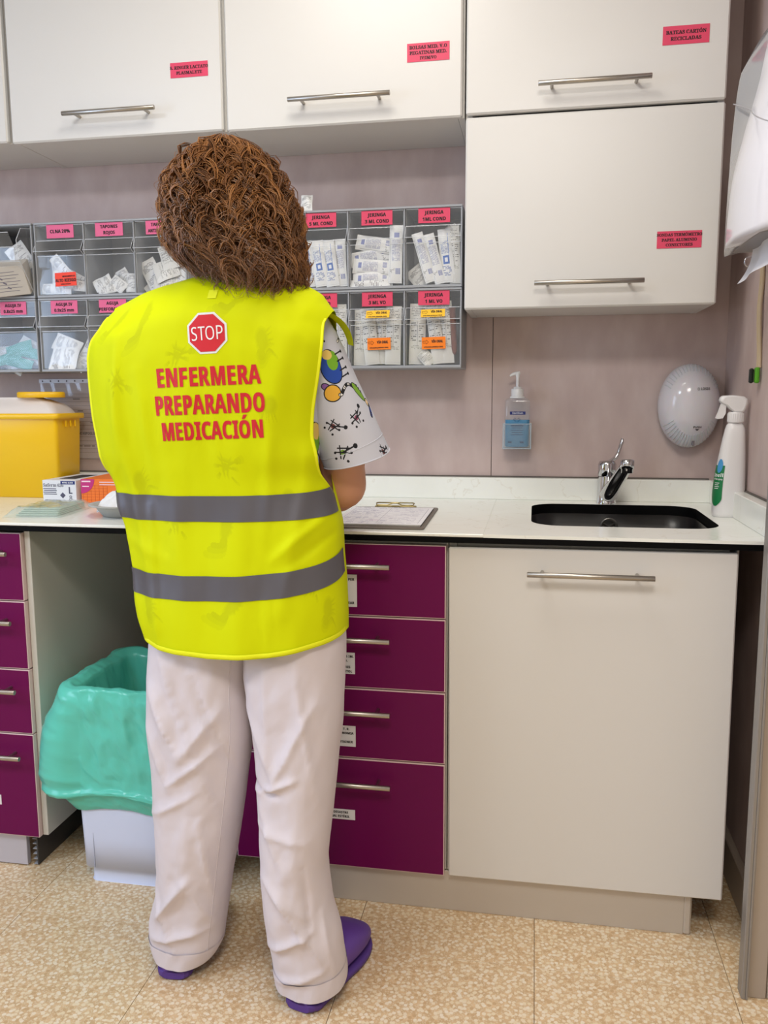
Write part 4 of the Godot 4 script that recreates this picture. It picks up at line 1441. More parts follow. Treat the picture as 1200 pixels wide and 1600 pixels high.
	for s in [-1.0, 1.0]:
		g.lathe([Vector2(0.0, -0.011), Vector2(0.0075, -0.008), Vector2(0.011, 0.0), Vector2(0.0075, 0.008), Vector2(0.0, 0.011)], 14, Transform3D(tilt.basis, P.call(s * 0.029, -0.006, -0.0665)), false, false)
	part(t, "eyes", g.done(), plain_mat(Color8(225, 222, 218), 0.2))


const LEFT_LEG := [[0.02, -0.598, -0.500], [0.034, -0.612, -0.478], [0.063, -0.622, -0.463], [0.10, -0.620, -0.457], [0.175, -0.599, -0.446], [0.26, -0.597, -0.431], [0.36, -0.596, -0.413], [0.44, -0.597, -0.400], [0.535, -0.603, -0.387], [0.63, -0.598, -0.386], [0.72, -0.590, -0.380], [0.86, -0.575, -0.385]]
const RIGHT_LEG := [[-0.004, -0.322, -0.232], [0.026, -0.330, -0.189], [0.068, -0.336, -0.189], [0.137, -0.348, -0.197], [0.193, -0.353, -0.216], [0.276, -0.358, -0.227], [0.331, -0.361, -0.222], [0.439, -0.367, -0.212], [0.505, -0.373, -0.207], [0.558, -0.381, -0.200], [0.649, -0.394, -0.195], [0.72, -0.392, -0.192], [0.86, -0.385, -0.200]]


func trousers(t: Node3D) -> void:
	var cloth := plain_mat(Color8(218, 209, 214), 0.75)
	cloth.rim_enabled = true
	cloth.rim = 0.15
	var g := Geo.new()
	var hems := Geo.new()
	for leg in [LEFT_LEG, RIGHT_LEG]:
		var right: bool = leg == RIGHT_LEG
		var creases: Array = [[-0.565, 0.63, -0.50, 0.50, 0.020, 0.012], [-0.50, 0.50, -0.42, 0.60, 0.018, 0.010], [-0.58, 0.55, -0.53, 0.43, 0.012, 0.008], [-0.53, 0.44, -0.43, 0.52, 0.013, 0.009], [-0.585, 0.36, -0.47, 0.43, 0.014, 0.007], [-0.585, 0.13, -0.50, 0.24, 0.014, 0.011], [-0.60, 0.085, -0.47, 0.12, 0.012, 0.009], [-0.50, 0.23, -0.45, 0.10, 0.014, 0.008], [-0.595, 0.20, -0.54, 0.07, 0.012, 0.008], [-0.545, 0.72, -0.44, 0.40, 0.011, 0.006], [-0.47, 0.66, -0.40, 0.45, 0.011, -0.007], [-0.47, 0.37, -0.455, 0.16, 0.010, 0.006]]
		if right:
			creases = [[-0.375, 0.60, -0.31, 0.47, 0.016, 0.010], [-0.31, 0.47, -0.235, 0.62, 0.018, 0.011], [-0.365, 0.45, -0.30, 0.44, 0.008, -0.009], [-0.36, 0.435, -0.27, 0.475, 0.011, 0.010], [-0.35, 0.37, -0.25, 0.35, 0.012, 0.006], [-0.345, 0.41, -0.29, 0.28, 0.011, 0.006], [-0.335, 0.27, -0.25, 0.20, 0.012, 0.007], [-0.30, 0.24, -0.215, 0.10, 0.012, 0.010], [-0.335, 0.12, -0.24, 0.17, 0.012, 0.010], [-0.32, 0.06, -0.215, 0.09, 0.011, 0.008], [-0.225, 0.20, -0.20, 0.08, 0.008, 0.010], [-0.27, 0.70, -0.23, 0.42, 0.012, 0.007], [-0.33, 0.70, -0.325, 0.50, 0.014, 0.006], [-0.255, 0.30, -0.24, 0.14, 0.009, -0.007]]
		var xl := []
		var xr := []
		for r in leg:
			xl.append([r[0], r[1]])
			xr.append([r[0], r[2]])
		var low: float = 0.034 if not right else 0.034
		var surf := func(u: float, y: float, off: float) -> Vector3:
			# a wide trouser leg: outline from behind, deeper at the seat and calf, hem cut level but dipping over the heel
			var a := u * TAU
			var yy := y
			var l := table(xl, yy)
			var r := table(xr, yy)
			var cz := lerpf(0.934 if right else 0.892, 0.892, smoothstep(0.1, 0.6, yy))
			var dz := lerpf(0.070, 0.096, smoothstep(0.03, 0.45, yy)) - 0.006 * smoothstep(0.62, 0.76, yy)
			var sn := sin(a)
			var cs := cos(a)
			var x := (l + r) / 2 + (r - l) / 2 * signf(sn) * pow(absf(sn), 0.9) 
			var z := cz + dz * signf(cs) * pow(absf(cs), 0.9)
			var n := Vector2(sn, cs)
			var amp := 0.4 + 0.6 * absf(cs)
			var d := off + amp * (0.009 * folds.get_noise_3d(x * 700.0, y * 420.0, z * 700.0 + 50.0) + 0.0045 * folds.get_noise_3d(x * 1900.0, y * 1100.0 + 300.0, z * 1500.0))
			if cs > 0.0:
				for c in creases:
					var p := Vector2(x, y)
					var q0 := Vector2(c[0], c[1])
					var dd := Vector2(c[2], c[3]) - q0
					var k := clampf((p - q0).dot(dd) / dd.length_squared(), 0.0, 1.0)
					var e = (p - q0 - dd * k).length() / (c[4] * 0.8)
					if e < 2.5:
						d += 1.35 * c[5] * (0.55 * exp(-e * e) + 0.45 * exp(-2.4 * e)) * (0.3 + 0.7 * sin(PI * clampf(k * 0.85 + 0.1, 0.0, 1.0))) * minf(1.0, cs * 2.2)
			return Vector3(x + n.x * d * 0.35, y - 0.006 * cs * (1.0 - smoothstep(0.03, 0.14, y)), z + n.y * d)
		sheet(func(u, v): return surf.call(u, lerpf(low, 0.86, v), 0.0), 96, 170, g)
		sheet(func(u, v): return surf.call(u, lerpf(low - 0.0015, low + 0.034, v), 0.0025), 84, 6, hems)
		# side seam
		var seam := []
		for k in 60:
			seam.append(surf.call(0.18 if right else 0.14, lerpf(low + 0.03, 0.80, k / 59.0), 0.0006))
		if not right:
			g.tube(seam, 0.0011, 5)
	var tr := part(t, "trousers", g.done(), cloth, "white loose trousers")
	part(tr, "hem", hems.done(), cloth)


func clogs(t: Node3D) -> void:
	var foam := plain_mat(Color8(96, 62, 150), 0.55)
	var sole_m := plain_mat(Color8(84, 54, 136), 0.6)
	for s in [[Vector3(-0.269, 0, 0.999), 0.245, 0.268], [Vector3(-0.548, 0, 0.957), -0.10, 0.262]]:
		var X := Transform3D(Basis(Vector3.UP, -s[1]), s[0]) # along -z from the heel
		var g := Geo.new()
		var sg := Geo.new()
		var rings := []
		var low := []
		var L: float = s[2]
		var bend: float = signf(s[1]) * 0.012
		for i in 34:
			var v := 0.5 - 0.5 * cos(PI * i / 33.0)
			var wd := table([[0.0, 0.020], [0.02, 0.028], [0.08, 0.034], [0.25, 0.035], [0.45, 0.038], [0.60, 0.046], [0.75, 0.049], [0.86, 0.045], [0.94, 0.033], [0.985, 0.017], [1.0, 0.004]], v)
			var hi := table([[0.0, 0.032], [0.03, 0.042], [0.12, 0.052], [0.30, 0.060], [0.45, 0.075], [0.60, 0.080], [0.75, 0.071], [0.88, 0.056], [0.96, 0.040], [1.0, 0.020]], v)
			var c := Vector3(bend * sin(v * PI), 0, -v * L)
			var ring := PackedVector3Array()
			var r2 := PackedVector3Array()
			for j in 28:
				var a := TAU * j / 28.0
				var cs := cos(a)
				var sn := sin(a)
				ring.append(X * (c + Vector3(signf(cs) * pow(absf(cs), 0.7) * wd, 0.017 + (hi - 0.017) * (0.5 + 0.5 * signf(sn) * pow(absf(sn), 0.75)), 0)))
				r2.append(X * (c + Vector3(signf(cs) * pow(absf(cs), 0.55) * (wd + 0.0035), 0.0185 * (0.5 + 0.5 * signf(sn) * pow(absf(sn), 0.5)) + (0.0 if v > 0.04 else 0.003), 0)))
			rings.append(ring)
			low.append(r2)
		g.loft(rings, true, true, true)
		sg.loft(low, true, true, true)
		var shoe := part(t, "clog", g.done(), foam, "purple foam clog")
		part(shoe, "sole", sg.done(), sole_m)


class Pen: # draws the small ink creatures of the cotton print into an image
	var im: Image
	var ink := Color8(18, 18, 26)
	var only = null # one colour for everything, where the print shows faintly through another cloth

	func tone(c: Color) -> Color:
		return only if only != null else c

	func dot(c: Vector2, r: float, col: Color) -> void:
		for y in range(int(c.y - r), int(c.y + r) + 1):
			var w := sqrt(maxf(0.0, r * r - (y - c.y) * (y - c.y)))
			im.fill_rect(Rect2i(int(c.x - w), y, maxi(1, int(2 * w)), 1).intersection(Rect2i(Vector2i.ZERO, im.get_size())), tone(col))

	func line(a: Vector2, b: Vector2, r: float, col: Color) -> void:
		var n := int(a.distance_to(b) / maxf(r * 0.6, 1.0)) + 1
		for i in n + 1:
			dot(a.lerp(b, float(i) / n), r, col)

	func oval(c: Vector2, rx: float, ry: float, turn: float, col: Color) -> void:
		for k in int(rx * 2):
			var x := k - rx
			var h := ry * sqrt(maxf(0.0, 1.0 - x * x / (rx * rx)))
			line(c + Vector2(x, -h).rotated(turn), c + Vector2(x, h).rotated(turn), 1.6, col)

	func star(c: Vector2, turn: float, fill: Color, s := 1.0) -> void: # a small stick creature
		dot(c, 9 * s, fill)
		for q in [[-14, -22, -4, 22], [14, -22, 4, 22], [-24, 4, 26, -2], [-20, -12, 22, -16]]:
			line(c + Vector2(q[0], q[1]).rotated(turn) * s, c + Vector2(q[2], q[3]).rotated(turn) * s, 2.2 * s, ink)
		for q in [Vector2(-20, 26), Vector2(20, 26), Vector2(-26, 6), Vector2(28, -4)]:
			dot(c + q.rotated(turn) * s, 4.5 * s, ink)
		line(c, c + Vector2(38, -26).rotated(turn) * s, 2.2 * s, ink)
		dot(c + Vector2(40, -27).rotated(turn) * s, 8 * s, ink)

	func beast(c: Vector2, turn: float, s := 1.0) -> void: # a round-bodied creature with thin legs and a curled tail
		oval(c, 48 * s, 62 * s, turn, ink)
		oval(c, 44 * s, 58 * s, turn, Color8(34, 74, 168))
		oval(c + Vector2(14, -20).rotated(turn) * s, 26 * s, 34 * s, turn + 0.4, Color8(120, 176, 40))
		oval(c + Vector2(-4, -44).rotated(turn) * s, 22 * s, 16 * s, turn, Color8(236, 202, 108))
		for q in [-40, -14, 20, 44]:
			line(c + Vector2(36, q).rotated(turn) * s, c + Vector2(74, q - 8).rotated(turn) * s, 2.4 * s, ink)
			dot(c + Vector2(76, q - 8).rotated(turn) * s, 6 * s, ink)
		oval(c + Vector2(-44, 66).rotated(turn) * s, 20 * s, 12 * s, turn + 0.6, ink)
		oval(c + Vector2(-44, 66).rotated(turn) * s, 17 * s, 9 * s, turn + 0.6, Color8(140, 92, 160))
		oval(c + Vector2(-26, 92).rotated(turn) * s, 34 * s, 30 * s, turn, ink)
		oval(c + Vector2(-26, 92).rotated(turn) * s, 30 * s, 26 * s, turn, Color8(232, 176, 60))
		var last := c + Vector2(0, 104).rotated(turn) * s
		for k in 14:
			var p := c + Vector2(6 + k * 6.5, 104 - 30 * sin(k * 0.24)).rotated(turn) * s
			line(last, p, 7.0 * s, ink)
			if (k / 2) % 2 == 0:
				line(last, p, 4.5 * s, Color8(240, 236, 230))
			last = p

	func croc(c: Vector2, turn: float, s := 1.0) -> void: # a long green creature with a blue tail
		oval(c, 17 * s, 48 * s, turn, ink)
		oval(c, 13 * s, 44 * s, turn, Color8(126, 172, 48))
		for k in 3:
			dot(c + Vector2(16, -20 + k * 16).rotated(turn) * s, 6 * s, ink)
		oval(c + Vector2(8, 66).rotated(turn) * s, 15 * s, 19 * s, turn, ink)
		oval(c + Vector2(8, 66).rotated(turn) * s, 11 * s, 15 * s, turn, Color8(236, 206, 160))
		var last := c + Vector2(10, 80).rotated(turn) * s
		for k in 12:
			var p := c + Vector2(10 - 44 * sin(k * 0.26), 80 + k * 5.0 * cos(k * 0.13)).rotated(turn) * s
			line(last, p, 9.0 * s, ink)
			line(last, p, 6.0 * s, Color8(36, 62, 150) if k > 4 else ink)
			last = p


func sleeve_print() -> ImageTexture: # grey-white cotton with small ink drawings
	var p := Pen.new()
	p.im = Image.create(1024, 768, false, Image.FORMAT_RGB8)
	p.im.fill(Color8(205, 206, 216))
	p.beast(Vector2(632, 318), 0.15, 1.3)
	p.star(Vector2(636, 160), 0.2, Color8(226, 200, 60), 1.3)
	p.star(Vector2(640, 580), -0.2, Color8(150, 70, 100), 1.3)
	p.croc(Vector2(742, 480), -0.5, 1.25)
	p.star(Vector2(745, 60), 0.9, Color8(200, 180, 60), 1.2)
	p.star(Vector2(530, 205), 0.6, Color8(220, 180, 80), 1.3)
	p.croc(Vector2(508, 330), 0.7, 1.2)
	p.star(Vector2(520, 570), 1.1, Color8(120, 60, 60), 1.2)
	p.star(Vector2(720, 756), 0.5, Color8(120, 60, 60))
	p.star(Vector2(515, 700), 0.5, Color8(120, 160, 60), 1.3)
	for k in 9:
		var x: float = [60, 200, 320, 880, 940, 120, 300, 900, 400][k]
		var y: float = [120, 330, 160, 200, 420, 600, 640, 620, 90][k]
		if k % 2:
			p.beast(Vector2(x, y), k * 0.7)
		else:
			p.star(Vector2(x, y), k * 0.8, Color8(200, 170, 70))
	return ImageTexture.create_from_image(p.im)


func vest_cloth() -> ImageTexture: # thin yellow cloth through which the printed creatures of the top show faintly
	var p := Pen.new()
	p.im = Image.create(1024, 1024, false, Image.FORMAT_RGB8)
	p.im.fill(Color8(212, 221, 0))
	for k in 3: # from the fainter edge to the core of each mark
		var c: Color = [Color8(207, 216, 1), Color8(202, 211, 3), Color8(198, 206, 5)][k]
		p.only = c
		var s: float = [0.95, 0.8, 0.66][k]
		var spots := [[330, 180, 0.2], [250, 330, 1.1], [760, 250, -0.4], [650, 150, 0.8], [480, 300, 0.4], [810, 400, 1.4], [200, 160, 0.9], [620, 560, 0.3], [300, 590, -0.6], [560, 700, 0.5], [410, 690, 0.2], [260, 900, -0.2], [560, 890, 0.9], [820, 860, 0.4], [880, 930, 0.1], [760, 640, 1.0]]
		for i in spots.size():
			var at := Vector2(spots[i][0], spots[i][1])
			if i % 3 == 0:
				p.croc(at, spots[i][2], s)
			elif i % 3 == 1:
				p.star(at, spots[i][2], c, s * 1.4)
			else:
				p.beast(at, spots[i][2], s * 0.55)
	return ImageTexture.create_from_image(p.im)


func scrub_top(t: Node3D) -> void:
	var cloth := plain_mat(Color.WHITE, 0.8)
	cloth.albedo_texture = sleeve_print()
	var g := Geo.new()
	for s in [1.0, -1.0]:
		# a wide short sleeve: rings from the shoulder to the cuff
		var a0 := Vector3(-0.292, 1.362, 0.872)
		var a1 := Vector3(-0.183, 1.079, 0.818)
		if s < 0:
			a0 = Vector3(-0.550, 1.358, 0.868)
			a1 = Vector3(-0.607, 1.07, 0.785)
		var d := (a1 - a0).normalized()
		var side := Vector3(1, 0, 0) - d * d.x
		side = side.normalized()
		var bk := side.cross(d).normalized()
		if bk.z < 0:
			bk = -bk
		var f := func(u: float, v: float) -> Vector3:
			var a := (0.5 - u) * TAU # u = 0.5 faces backwards
			var k := 1.0 - v
			var c := a0.lerp(a1, k)
			var wd := table([[0.0, 0.030], [0.08, 0.050], [0.25, 0.059], [0.6, 0.063], [1.0, 0.069 if s > 0 else 0.058]], k)
			var dp := table([[0.0, 0.030], [0.08, 0.050], [0.25, 0.062], [0.6, 0.066], [1.0, 0.070]], k)
			var p := c + side * -sin(a) * wd + bk * cos(a) * dp
			if k > 0.9:
				p += d * (k - 0.9) * 10.0 * (0.004 - 0.012 * sin(a) * -1.0 * (1.0 if s > 0 else -1.0) * -1.0)
			p += (side * -sin(a) + bk * cos(a)) * (0.005 * folds.get_noise_3d(u * 260.0, k * 90.0, 40.0 * s) + 0.004 * sin(a * 2.0 + 1.0) * k)
			return p
		sheet(f, 56, 40, g)
		if s > 0:
			var cuff := []
			for i in 57:
				cuff.append(f.call(i / 56.0, 0.0))
			g.tube(cuff, 0.0012, 5, false)
			var stitch := []
			for i in 57:
				stitch.append(f.call(i / 56.0, 0.075))
			g.tube(stitch, 0.0007, 4, false)
	# body of the top below the vest
	sheet(func(u, v):
		var a: float = u * TAU
		var y := lerpf(0.76, 1.36, v)
		var wx := table([[0.76, 0.175], [1.0, 0.165], [1.2, 0.180], [1.30, 0.165], [1.36, 0.075]], y)
		var wz := table([[0.76, 0.098], [1.0, 0.090], [1.2, 0.104], [1.30, 0.095], [1.36, 0.06]], y)
		return Vector3(-0.412 + sin(a) * wx, y, 0.885 + cos(a) * wz), 48, 30, g)
	part(t, "scrub_top", g.done(), cloth, "pale grey scrub top with small drawn creatures")


func vest(t: Node3D) -> void:
	var yellow := vest_mat(Color8(212, 221, 0))
	var g := Geo.new()
	sheet(func(u, v): return vest_sz(u * 2.0 - 1.0, roll_w(v)), 72, 90, g)
	sheet(func(u, v): return vest_sz(1.0 - u * 2.0, roll_w(v), false), 40, 60, g)
	var cloth := vest_mat(Color.WHITE)
	cloth.albedo_texture = vest_cloth()
	var vm := part(t, "vest", g.done(), cloth, "fluorescent yellow safety vest")
	# binding along the hem and the armholes
	g = Geo.new()
	var line := []
	for i in 61:
		line.append(vest_sz(i / 30.0 - 1.0, 0.0) + Vector3(0, 0.002, 0.0005))
	ribbon(g, line, 0.008, Vector3.UP)
	for s in [-1.0, 1.0]:
		line = []
		for i in 40:
			line.append(vest_sz(s * 0.985, lerpf(0.44, 0.97, i / 39.0)) + Vector3(s * 0.0015, 0, 0.001))
		ribbon(g, line, 0.008, Vector3(-s, 0, 0.15))
	part(vm, "binding", g.done(), vest_mat(Color8(236, 240, 40)))
	# the loose edge of the front panel standing up on the right shoulder, and the square corner on the left one
	g = Geo.new()
	sheet(func(u, v):
		var p := Vector3(-0.226, 1.354, 0.905).lerp(Vector3(-0.203, 1.290, 0.845), v)
		return p + Vector3(0.022 * sin(v * PI * 0.75) + 0.008 * v - 0.030 * u * (1.0 - 0.5 * v), 0.010 * sin(v * PI) + 0.004 * u, -0.020 * u), 8, 14, g)
	part(vm, "shoulder_flap", g.done(), yellow)
	g = Geo.new()
	sheet(func(u, v):
		var p := Vector3(-0.645, 1.366, 0.885).lerp(Vector3(-0.647, 1.334, 0.905), v)
		return p + Vector3(0.045 * u, 0.014 * u, 0.012 * sin(u * PI * 0.5)), 6, 6, g)
	part(vm, "shoulder_flap", g.done(), yellow)
	# reflective bands
	var tape := plain_mat(Color8(98, 96, 102), 0.42, 0.35)
	for band in [[0.991, 0.047, 0.012, 0.0], [0.852, 0.046, 0.034, 0.010]]: # middle height, width, rise to the right, drop in the middle
		g = Geo.new()
		sheet(func(u, v):
			var s: float = u * 2.0 - 1.0
			var y: float = band[0] + (v - 0.5) * band[1] + band[2] * pow(maxf(0.0, s * 0.5 + 0.5), 3.0) - band[3] * (1.0 - s * s)
			var lo := table(VEST_HEM, s)
			var p := vest_sz(s, (y - lo) / (table(VEST_TOP, s) - lo))
			var out := Vector3(s * 0.8, 0, 1.0 - absf(s) * 0.6).normalized()
			return p + out * 0.0016, 72, 6, g)
		part(vm, "reflective_band", g.done(), tape, "dark grey reflective band")
	# the stop sign and the words
	var bend := func(p: Vector3) -> Vector3: return vest_at(p.x, p.y, p.z)
	var print_red := plain_mat(Color8(206, 26, 40), 0.5)
	var oct := func(r: float, z: float) -> Geo:
		var o := Geo.new()
		var X := Transform3D(Basis(Vector3.BACK, 0.04), Vector3(-0.404, 1.3055, 0))
		for k in 8:
			var a := PI / 8 + k * PI / 4
			var p := X * (Vector3(cos(a), sin(a), 0) * r)
			var q := X * (Vector3(cos(a + PI / 4), sin(a + PI / 4), 0) * r)
			var c := X * Vector3.ZERO
			for e in [[c, p.lerp(c, 0.5), q.lerp(c, 0.5)], [p.lerp(c, 0.5), p, q], [p.lerp(c, 0.5), q, q.lerp(c, 0.5)]]:
				o.tri(vest_at(e[0].x, e[0].y, z), vest_at(e[1].x, e[1].y, z), vest_at(e[2].x, e[2].y, z))
		return o
	var white: Geo = oct.call(0.0385, 0.0010)
	var red: Geo = oct.call(0.0345, 0.0016)
	var sign := two(white, M.white_plastic, red, print_red)
	var st := Geo.new()
	st.text(regular, "STOP", 0.0225, Transform3D(Basis(Vector3.BACK, 0.06), Vector3(-0.404, 1.3045, 0.0022)), 0.80, bend)
	st.done(sign)
	sign.surface_set_material(2, M.white_ink)
	part(vm, "stop_sign_print", sign, null, "red octagon with the word STOP")
	for l in [["ENFERMERA", -0.408, 1.2305, 0.0325, 0.192], ["PREPARANDO", -0.4075, 1.1815, 0.0335, 0.205], ["MEDICACIÓN", -0.4045, 1.135, 0.0315, 0.190]]:
		var w := Geo.new()
		var squeeze: float = l[4] / bold.get_string_size(l[0], HORIZONTAL_ALIGNMENT_LEFT, -1, 32).x / (l[3] / (0.714 * 32.0))
		w.text(bold, l[0], l[3], Transform3D(Basis(Vector3.BACK, 0.035), Vector3(l[1], l[2], 0.0011)), squeeze, bend, 0.0007)
		part(vm, "print", w.done(), print_red, "red capital letters")
	# a small label sewn below the collar
	g = Geo.new()
	sheet(func(u, v): return vest_at(-0.399 + (u - 0.5) * 0.016, 1.374 + (v - 0.5) * 0.016, 0.0016), 4, 4, g)
	part(vm, "sewn_tag", g.done(), vest_mat(Color8(232, 238, 50)))


func ribbon(g: Geo, line: Array, width: float, toward: Vector3) -> void:
	sheet(func(u, v):
		var i: int = roundi(v * (line.size() - 1))
		return line[i] + toward * (width * u) + Vector3(0, 0, 0.0012 * sin(u * PI) + 0.0008), 3, line.size() - 1, g)


const HAIR_L := [[1.36, -0.44], [1.40, -0.455], [1.422, -0.475], [1.44, -0.500], [1.47, -0.520], [1.526, -0.530], [1.580, -0.526], [1.62, -0.508], [1.652, -0.475], [1.668, -0.445], [1.676, -0.425]]
const HAIR_R := [[1.36, -0.262], [1.392, -0.260], [1.43, -0.260], [1.47, -0.264], [1.530, -0.274], [1.590, -0.296], [1.625, -0.318], [1.655, -0.352], [1.668, -0.385], [1.676, -0.405]]


func hair(t: Node3D) -> void:
	var r := RandomNumberGenerator.new()
	r.seed = 11
	var lumps := FastNoiseLite.new()
	lumps.seed = 2
	lumps.frequency = 0.02
	var depth := [[1.36, 0.118], [1.42, 0.132], [1.50, 0.138], [1.57, 0.130], [1.63, 0.098], [1.66, 0.060], [1.676, 0.02]]
	var env := func(az: float, y: float, k: float) -> Vector3: # az: 0 faces backwards, growing to the right
		var l := table(HAIR_L, y)
		var rr := table(HAIR_R, y)
		var z := table(depth, y)
		var b := k * (1.0 + 0.055 * lumps.get_noise_3d(sin(az) * 90.0, y * 900.0, cos(az) * 90.0))
		return Vector3((l + rr) / 2 + (rr - l) / 2 * sin(az) * b, y, 0.868 + 0.03 * (1.676 - y) / 0.3 + z * cos(az) * b)
	# the mass below the curls
	var g := Geo.new()
	sheet(func(u, v):
		var az: float = lerpf(-2.45, 2.45, u)
		var y := lerpf(1.420 - 0.015 * cos(az), 1.668, 1.0 - pow(1.0 - v, 1.6))
		return env.call(az, y, 0.66), 60, 40, g)
	var dark := plain_mat(Color8(104, 65, 33), 0.6)
	var h := part(t, "hair", g.done(), dark, "long curly brown hair")
	var verts := PackedVector3Array()
	var norms := PackedVector3Array()
	var cols := PackedColorArray()
	var idx := PackedInt32Array()
	var tones := [Color8(104, 64, 31), Color8(116, 73, 36), Color8(128, 82, 41), Color8(141, 92, 47), Color8(154, 102, 53), Color8(166, 112, 60)]
	for i in tones.size():
		tones[i] = tones[i].srgb_to_linear()
	for n in 1000:
		var az := r.randf_range(-2.5, 2.5)
		if r.randf() < 0.65:
			az = r.randf_range(-1.75, 1.75)
		var top := 1.674 - 0.20 * pow(r.randf(), 1.25)
		var layer := 0.68 + 0.32 * r.randf()
		var fly := r.randf() < 0.13
		if fly:
			layer += r.randf_range(0.02, 0.06)
		var right := clampf(az / 1.6 * 0.5 + 0.5, 0, 1)
		var end := lerpf(1.432, 1.372, right) + r.randf_range(-0.030, 0.045)
		if cos(az) < -0.2:
			end += 0.03
		if r.randf() < 0.5:
			end = maxf(end, top - r.randf_range(0.10, 0.22))
		if top - end < 0.06:
			end = top - 0.06
		var pitch := r.randf_range(0.026, 0.058)
		var turns := (top - end) / pitch
		var amp := pitch * r.randf_range(0.14, 0.26)
		var phase := r.randf() * TAU
		var spin := 1.0 if r.randf() < 0.5 else -1.0
		var drift := r.randf_range(-0.22, 0.22) + 0.16 * right
		var tone := r.randf()
		var strands := 4 if not fly else 1
		var flat := r.randf_range(0.5, 1.0)
		for s in strands:
			var thick := r.randf_range(0.0008, 0.0018) if not fly else 0.0006
			var col: Color = tones[clampi(int(tone * 5.0 + r.randf_range(-0.7, 1.3)), 0, 5)]
			var dphase := r.randf_range(-0.22, 0.22)
			var damp := r.randf_range(0.85, 1.15)
			var seg := clampi(int(turns * 9.0), 14, 64)
			var first := verts.size()
			var shift := Vector3(r.randf_range(-1, 1), r.randf_range(-1, 1), r.randf_range(-1, 1)) * 0.0026
			var tail := r.randf_range(-0.008, 0.008)
			for i in seg + 1:
				var v := float(i) / seg
				var y := lerpf(top, end + tail, v)
				var a := az + drift * v * v
				var k := layer * lerpf(0.90, 1.0, smoothstep(0.0, 0.3, v)) + (0.05 * v * v if fly else 0.0)
				var c: Vector3 = env.call(a, y, k)
				var out := Vector3(sin(a), 0.3, cos(a))
				var tang := Vector3(cos(a), 0, -sin(a))
				var ph := phase + dphase + spin * turns * TAU * (v + 0.06 * sin(v * 9.0 + phase))
				var am := amp * damp * smoothstep(0.0, 0.2, v) * (1.0 + 0.35 * v)
				var p := c + tang * cos(ph) * am + out * sin(ph) * am * flat + shift + Vector3(0, sin(ph) * am * 0.35, 0)
				var w := thick * (1.0 - 0.8 * v * v * v)
				var u1 := out * w
				var u2 := (tang * 0.87 - out * 0.5) * w
				var u3 := (tang * -0.87 - out * 0.5) * w
				verts.append(p + u1)
				verts.append(p + u2)
				verts.append(p + u3)
				norms.append(u1.normalized())
				norms.append(u2.normalized())
				norms.append(u3.normalized())
				cols.append(col)
				cols.append(col)
				cols.append(col)
				if i < seg:
					var b := first + i * 3
					for e in 3:
						var f := (e + 1) % 3
						idx.append_array(PackedInt32Array([b + e, b + f, b + 3 + e, b + f, b + 3 + f, b + 3 + e]))
	var arr := []
	arr.resize(Mesh.ARRAY_MAX)
	arr[Mesh.ARRAY_VERTEX] = verts
	arr[Mesh.ARRAY_NORMAL] = norms
	arr[Mesh.ARRAY_COLOR] = cols
	arr[Mesh.ARRAY_INDEX] = idx
	var m := ArrayMesh.new()
	m.add_surface_from_arrays(Mesh.PRIMITIVE_TRIANGLES, arr)
	var hm := plain_mat(Color.WHITE, 0.28)
	hm.vertex_color_use_as_albedo = true
	hm.metallic_specular = 0.5
	var o := part(h, "curls", m, hm)
	o.set_meta("kind", "stuff")


# ---------------------------------------------------------------- bin, things on the counter and on the wall

